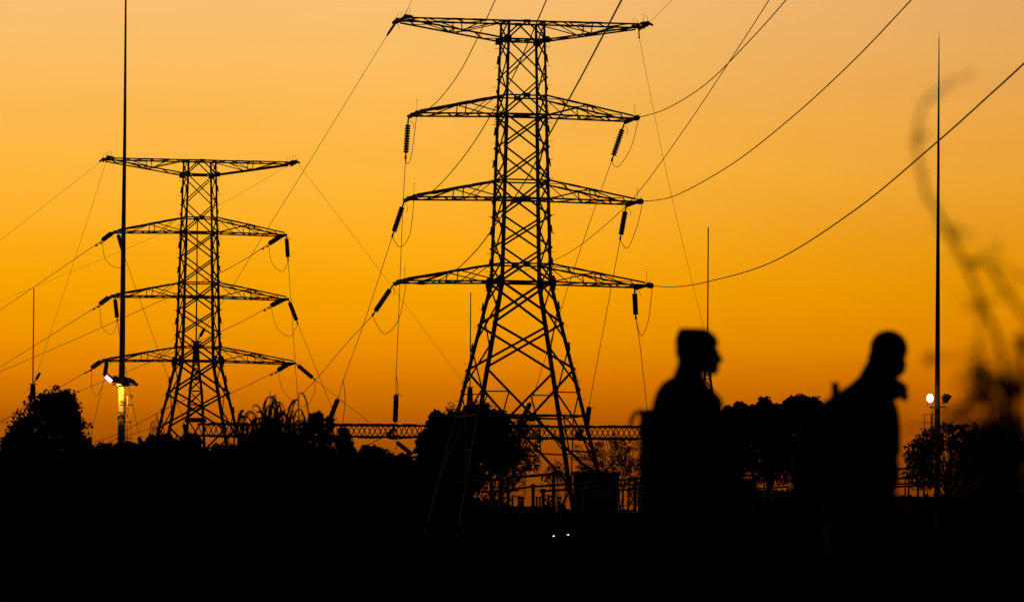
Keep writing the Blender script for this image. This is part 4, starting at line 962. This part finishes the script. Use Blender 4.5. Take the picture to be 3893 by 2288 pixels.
def head(b, L, cx, cy, t=0, yaw=0):
    """profile head facing right: cx, cy middle of the skull in pixels, t forward tilt"""
    R = Matrix.Rotation(yaw, 3, 'Z') @ Matrix.Rotation(t, 3, 'Y'); c = L(cx, cy)
    e = lambda u, v, w, r, n=14: b.ell(c + R @ Vector((u, v, w)), r, n, R)
    e(-.012, 0, .028, (.092, .073, .085), 18); e(.038, 0, -.035, (.052, .058, .075), 14); e(.055, 0, -.085, (.035, .034, .03)); e(.018, 0, -.065, (.06, .052, .035))
    e(.078, 0, .0, (.018, .045, .018)); b.capsule(c + R @ Vector((.084, 0, -.005)), c + R @ Vector((.106, 0, -.038)), .009, .0125, 8)
    for v in (-.01, .01): e(.098, v, -.042, (.009, .008, .007), 8)
    e(.088, 0, -.062, (.012, .024, .0075), 10); e(.086, 0, -.074, (.012, .021, .0075), 10); e(.08, 0, -.097, (.018, .02, .014), 10)
    for v in (-.075, .075):
        e(.0, v, -.015, (.018, .007, .031), 10); e(.006, v*1.04, -.034, (.009, .006, .011), 8)
    for v in (-.034, .034): e(.068, v*1.1, -.035, (.025, .018, .025), 10); e(.0775, v, -.012, (.008, .014, .008), 8)
    return c, R

# --- the person with the flat cap
def p1_body(b, L):
    c, R = head(b, L, 2662, 1336, .02)
    b.capsule(L(2622, 1385), L(2606, 1478), .058, .066)
    b.ell(L(2606, 1590), (.125, .175, .18), 16); b.ell(L(2625, 1740), (.115, .155, .17), 16); b.ell(L(2628, 1880), (.125, .165, .12), 16)
    for v in (-1, 1): b.capsule(L(2606, 1500, v*.05), L(2600, 1508, v*.185), .055, .06)
    # arms: near one bent forward, far one also forward
    for v, el_, wr in ((-1, (2650, 1750), (2765, 1860)), (1, (2700, 1735), (2775, 1825))):
        b.capsule(L(2600, 1510, v*.2), L(*el_, v*.25), .052, .042); b.capsule(L(*el_, v*.25), L(*wr, v*.17), .042, .027)
        hand(b, L(*wr, v*.17), L(wr[0]+30, wr[1]+4) - L(*wr), (0, v, .3), (0, .1, 1), .7)
    b.capsule(L(2628, 1900, -.09), L(2700, 2220, -.1), .085, .058); b.capsule(L(2700, 2220, -.1), L(2640, 2530, -.1), .055, .038)
    b.capsule(L(2628, 1900, .09), L(2590, 2230, .1), .085, .058); b.capsule(L(2590, 2230, .1), L(2480, 2520, .1), .055, .038)
    for (x, y, v) in ((2640, 2530, -.1), (2480, 2520, .1)): b.capsule(L(x-8, y+38, v), L(x + 110, y + 48, v), .038, .03)
def p1_cap(m, L):
    R = Matrix.Rotation(.16, 3, 'Y')
    prof = [(2568, 2729, 1322), (2566, 2732, 1304), (2568, 2730, 1288), (2574, 2716, 1268), (2580, 2698, 1256), (2588, 2680, 1247)]
    i0 = len(m.v); n = 20
    for k, (xa, xb, y) in enumerate(prof):
        for j in range(n):
            th = 2*math.pi*j/n; cx = (xa+xb)/2; rx = (xb-xa)/2; wv = .078 * (1 - .09*k*k*.3)
            tilt = (cx - (cx + rx*math.cos(th))) * -.02
            m.v.append(L(cx + rx*math.cos(th), y + tilt + (0 if k else math.cos(th)*-6), wv*math.sin(th)))
    for k in range(len(prof)-1):
        for j in range(n): m.f.append((i0+k*n+j, i0+k*n+(j+1) % n, i0+(k+1)*n+(j+1) % n, i0+(k+1)*n+j))
    m.f.append(tuple(i0+j for j in range(n))[::-1]); m.f.append(tuple(i0+(len(prof)-1)*n+j for j in range(n)))
def p1_hair(m, L):
    m.ell(L(2634, 1335), (.088, .079, .075), 16); m.ell(L(2630, 1365), (.072, .074, .06), 16); m.capsule(L(2618, 1390, -.02), L(2618, 1390, .02), .058, .058)
def p1_beard(m, L):
    m.ell(L(2701, 1392), (.042, .05, .047), 14); m.ell(L(2709, 1383), (.034, .036, .036), 12); m.ell(L(2700, 1364), (.045, .056, .046), 12); m.ell(L(2712, 1402), (.028, .036, .032), 12); m.capsule(L(2660, 1372, -.062), L(2696, 1400, -.045), .02, .025); m.capsule(L(2660, 1372, .062), L(2696, 1400, .045), .02, .025)
def p1_jacket(m, L):
    m.ell(L(2608, 1585), (.142, .2, .16), 16); m.capsule(L(2606, 1468), L(2606, 1500), .078, .1); m.ell(L(2605, 1520), (.128, .21, .085), 16)
    m.ell(L(2662, 1700), (.187, .2, .18), 16); m.ell(L(2680, 1805), (.187, .2, .18), 16); m.ell(L(2655, 1900), (.175, .2, .14), 16); m.ell(L(2655, 1630), (.15, .2, .15), 16); m.ell(L(2680, 1560), (.08, .13, .09)); m.ell(L(2640, 1990), (.17, .19, .12), 16); m.ell(L(2570, 1760), (.09, .17, .2), 16)
    m.capsule(L(2614, 1408), L(2606, 1450), .06, .07); m.capsule(L(2645, 1440), L(2640, 1480), .052, .07); m.capsule(L(2640, 1470), L(2700, 1540), .06, .07)
    for v, el_, wr in ((-1, (2650, 1750), (2760, 1855)), (1, (2700, 1735), (2770, 1820))):
        m.capsule(L(2600, 1512, v*.2), L(*el_, v*.25), .075, .062); m.capsule(L(*el_, v*.25), L(*wr, v*.175), .062, .046)
    m.capsule(L(2628, 1960, -.1), L(2640, 1975, .1), .13, .13)
def p1_trousers(m, L):
    m.capsule(L(2630, 1935, -.07), L(2630, 1935, .07), .12, .12)
    for v, a, b_ in ((-.1, (2700, 2220), (2642, 2500)), (.1, (2590, 2230), (2490, 2490))):
        m.capsule(L(2630, 1930, v*.9), L(*a, v), .1, .075); m.capsule(L(*a, v), L(*b_, v), .075, .058)
def mk_shoes(pts):
    def f(m, L):
        for x, y, v in pts:
            m.capsule(L(x-14, y+36, v), L(x+105, y+48, v), .048, .038); m.capsule(L(x-2, y, v), L(x-4, y+30, v), .047, .05); m.quadbox(L(x-48, y+70, v), L(x+132, y+74, v), .085, .028)
    return f
def p1_pack(m, L):
    m.ell(L(2474, 1640), (.062, .15, .112), 16); m.ell(L(2474, 1760), (.062, .155, .16), 16); m.ell(L(2490, 1860), (.06, .15, .15), 16); m.ell(L(2500, 1930), (.05, .14, .12), 16)
    m.quadbox(L(2484, 1566), L(2484, 1950), .24, .12, (1, 0, 0)); m.quadbox(L(2436, 1570, 0), L(2500, 1570, 0), .2, .02); m.ell(L(2440, 1575), (.012, .06, .03), 10)
    m.quadbox(L(2452, 1570), L(2466, 1850), .2, .05, (1, 0, 0))
def p1_strap(m, L):
    for v in (-.13, .13):
        m.tube(catmull([L(2490, 1570, v), L(2520, 1475, v), L(2600, 1445, v), L(2690, 1510, v), L(2715, 1620, v), L(2640, 1760, v*1.2), L(2510, 1830, v)], 6), .017, 8)
    m.tube(catmull([L(2438, 1568, -.05), L(2420, 1572, -.06), L(2405, 1592, -.07), L(2398, 1625, -.07)], 5), [.012]*16, 8)
person(2640, 1243, 1.80, dict(body=p1_body, parts=[('cap', p1_cap, 'cap', 0, 0), ('hair', p1_hair, 'cap', .006, 3), ('beard', p1_beard, 'cap', .005, 2), ('jacket', p1_jacket, 'jacket', .012, 4), ('trousers', p1_trousers, 'trouser', .012, 4), ('shoes', mk_shoes([(2640, 2530, -.1), (2480, 2520, .1)]), 'shoe', .008, 2), ('backpack_straps', p1_strap, 'pack', 0, 0), ('eyes', lambda m, L: eyes(m, L, 2662 + 55, 1336 + 9), 'eye', 0, 0)]),
       'blurred person in a flat-topped cap walking right, seen in profile')
def pack_thing(x0, ytop, height, fn, label, vs=.012):
    base = Vector((P(x0, ytop, ZP).x, ZP, P(x0, ytop, ZP).z - height)); L = lambda x, y, v=0: Vector(((x - x0) * kp, v, height + (ytop - y) * kp))
    o = thing('backpack', base, label, 'backpack', 'backpacks worn by the two people'); m = MB(); fn(m, L); m.build('bag', M['pack'], o, mod=(vs, 3)); return o, L
o, L1 = pack_thing(2640, 1243, 1.80, p1_pack, 'dark boxy backpack on the back of the person in the flat-topped cap')

# --- the stooping person at right
def p2_body(b, L):
    c, R = head(b, L, 3380, 1350, .3, 1.05)
    b.capsule(L(3355, 1400), L(3315, 1475), .062, .07); b.capsule(L(3345, 1375), L(3310, 1440), .058, .06)
    b.ell(L(3290, 1590), (.13, .175, .17), 16); b.ell(L(3270, 1740), (.12, .155, .17), 16); b.ell(L(3250, 1880), (.13, .165, .12), 16)
    for v in (-1, 1): b.capsule(L(3300, 1505, v*.05), L(3290, 1525, v*.185), .058, .062)
    for v, el_, wr in ((-1, (3300, 1760), (3370, 1915)), (1, (3330, 1750), (3390, 1880))):
        b.capsule(L(3290, 1530, v*.2), L(*el_, v*.24), .052, .042); b.capsule(L(*el_, v*.24), L(*wr, v*.2), .042, .027)
        hand(b, L(*wr, v*.2), L(wr[0]+16, wr[1]+28) - L(*wr), (0, v, 0), (1, 0, .3), .5)
    b.capsule(L(3250, 1900, -.09), L(3300, 2230, -.1), .085, .058); b.capsule(L(3300, 2230, -.1), L(3260, 2540, -.1), .055, .038)
    b.capsule(L(3250, 1900, .09), L(3230, 2235, .1), .085, .058); b.capsule(L(3230, 2235, .1), L(3110, 2520, .1), .055, .038)
    for (x, y, v) in ((3260, 2540, -.1), (3110, 2520, .1)): b.capsule(L(x-8, y+38, v), L(x + 110, y + 48, v), .038, .03)
def p2_hair(m, L):
    R = Matrix.Rotation(1.05, 3, 'Z') @ Matrix.Rotation(.3, 3, 'Y'); c = L(3380, 1350)
    m.ell(c + R @ Vector((-.012, 0, .034)), (.1, .096, .09), 18, R); m.ell(c + R @ Vector((-.045, 0, -.03)), (.066, .09, .085), 14, R); m.ell(c + Vector((.012, 0, -.05)), (.078, .075, .07), 14)
def p2_coat(m, L):
    m.ell(L(3300, 1585), (.152, .2, .15), 16); m.ell(L(3275, 1520), (.125, .21, .085), 16); m.ell(L(3225, 1560), (.11, .19, .1), 16); m.capsule(L(3330, 1435), L(3300, 1490), .068, .095); m.ell(L(3250, 1500), (.075, .15, .04), 14)
    m.ell(L(3295, 1690), (.176, .2, .19), 16); m.ell(L(3282, 1800), (.19, .2, .19), 16); m.ell(L(3275, 1930), (.195, .2, .17), 16); m.ell(L(3345, 1560), (.085, .15, .09)); m.ell(L(3372, 1476), (.05, .08, .045)); m.ell(L(3352, 1640), (.1, .16, .13)); m.ell(L(3275, 2040), (.19, .2, .16), 16)
    for v, el_, wr in ((-1, (3300, 1760), (3366, 1905)), (1, (3330, 1750), (3386, 1870))):
        m.capsule(L(3290, 1530, v*.2), L(*el_, v*.24), .078, .062); m.capsule(L(*el_, v*.24), L(*wr, v*.2), .062, .047)
    m.capsule(L(3270, 2030, -.1), L(3270, 2030, .1), .17, .17)
def p2_collar(m, L):
    m.tube(catmull([L(3340, 1455, -.08), L(3385, 1462, -.09), L(3415, 1470, 0), L(3385, 1462, .09), L(3340, 1455, .08)], 6), .022, 8)
    m.capsule(L(3400, 1452, -.03), L(3436, 1474, -.03), .026, .022); m.capsule(L(3432, 1476, -.03), L(3440, 1512, -.03), .022, .02); m.ell(L(3440, 1512, -.03), (.019, .02, .021), 10); m.capsule(L(3405, 1478, -.03), L(3438, 1502, -.03), .018, .018); m.ell(L(3420, 1482, -.02), (.028, .035, .03), 10); m.ell(L(3405, 1500, -.02), (.03, .04, .03), 10)
def p2_trousers(m, L):
    m.capsule(L(3255, 1960, -.07), L(3255, 1960, .07), .12, .12)
    for v, a, b_ in ((-.1, (3300, 2230), (3262, 2510)), (.1, (3230, 2235), (3120, 2490))):
        m.capsule(L(3255, 1950, v*.9), L(*a, v), .1, .075); m.capsule(L(*a, v), L(*b_, v), .075, .058)
def p2_pack(m, L):
    m.ell(L(3175, 1575), (.085, .16, .085), 16); m.ell(L(3110, 1690), (.1, .17, .15), 16); m.ell(L(3080, 1770), (.098, .17, .13), 16); m.ell(L(3082, 1830), (.1, .17, .1), 16); m.ell(L(3150, 1640), (.12, .16, .14), 16); m.ell(L(3155, 1800), (.11, .16, .15), 16); m.ell(L(3120, 1860), (.09, .15, .06), 14); m.ell(L(3110, 1610), (.075, .15, .1), 14)
    m.capsule(L(3180, 1515, -.02), L(3175, 1470, -.02), .028, .02); m.quadbox(L(3159, 1464, -.02), L(3191, 1461, -.02), .04, .03)
def p2_strap(m, L):
    for v in (-.13, .13):
        m.tube(catmull([L(3180, 1545, v), L(3225, 1480, v), L(3300, 1460, v), L(3385, 1530, v), L(3400, 1640, v), L(3330, 1780, v*1.2), L(3180, 1850, v)], 6), .017, 8)
person(3290, 1261, 1.78, dict(body=p2_body, parts=[('hair', p2_hair, 'cap', .007, 3), ('coat', p2_coat, 'coat', .012, 4), ('collar', p2_collar, 'coat', .006, 2), ('trousers', p2_trousers, 'trouser', .012, 4), ('shoes', mk_shoes([(3260, 2540, -.1), (3110, 2520, .1)]), 'shoe', .008, 2), ('backpack_straps', p2_strap, 'pack', 0, 0)]),
       'blurred stooping person with rounded head and jutting collar, walking right')
pack_thing(3290, 1261, 1.78, p2_pack, 'large bulging backpack with a small knob on top, on the stooping person')
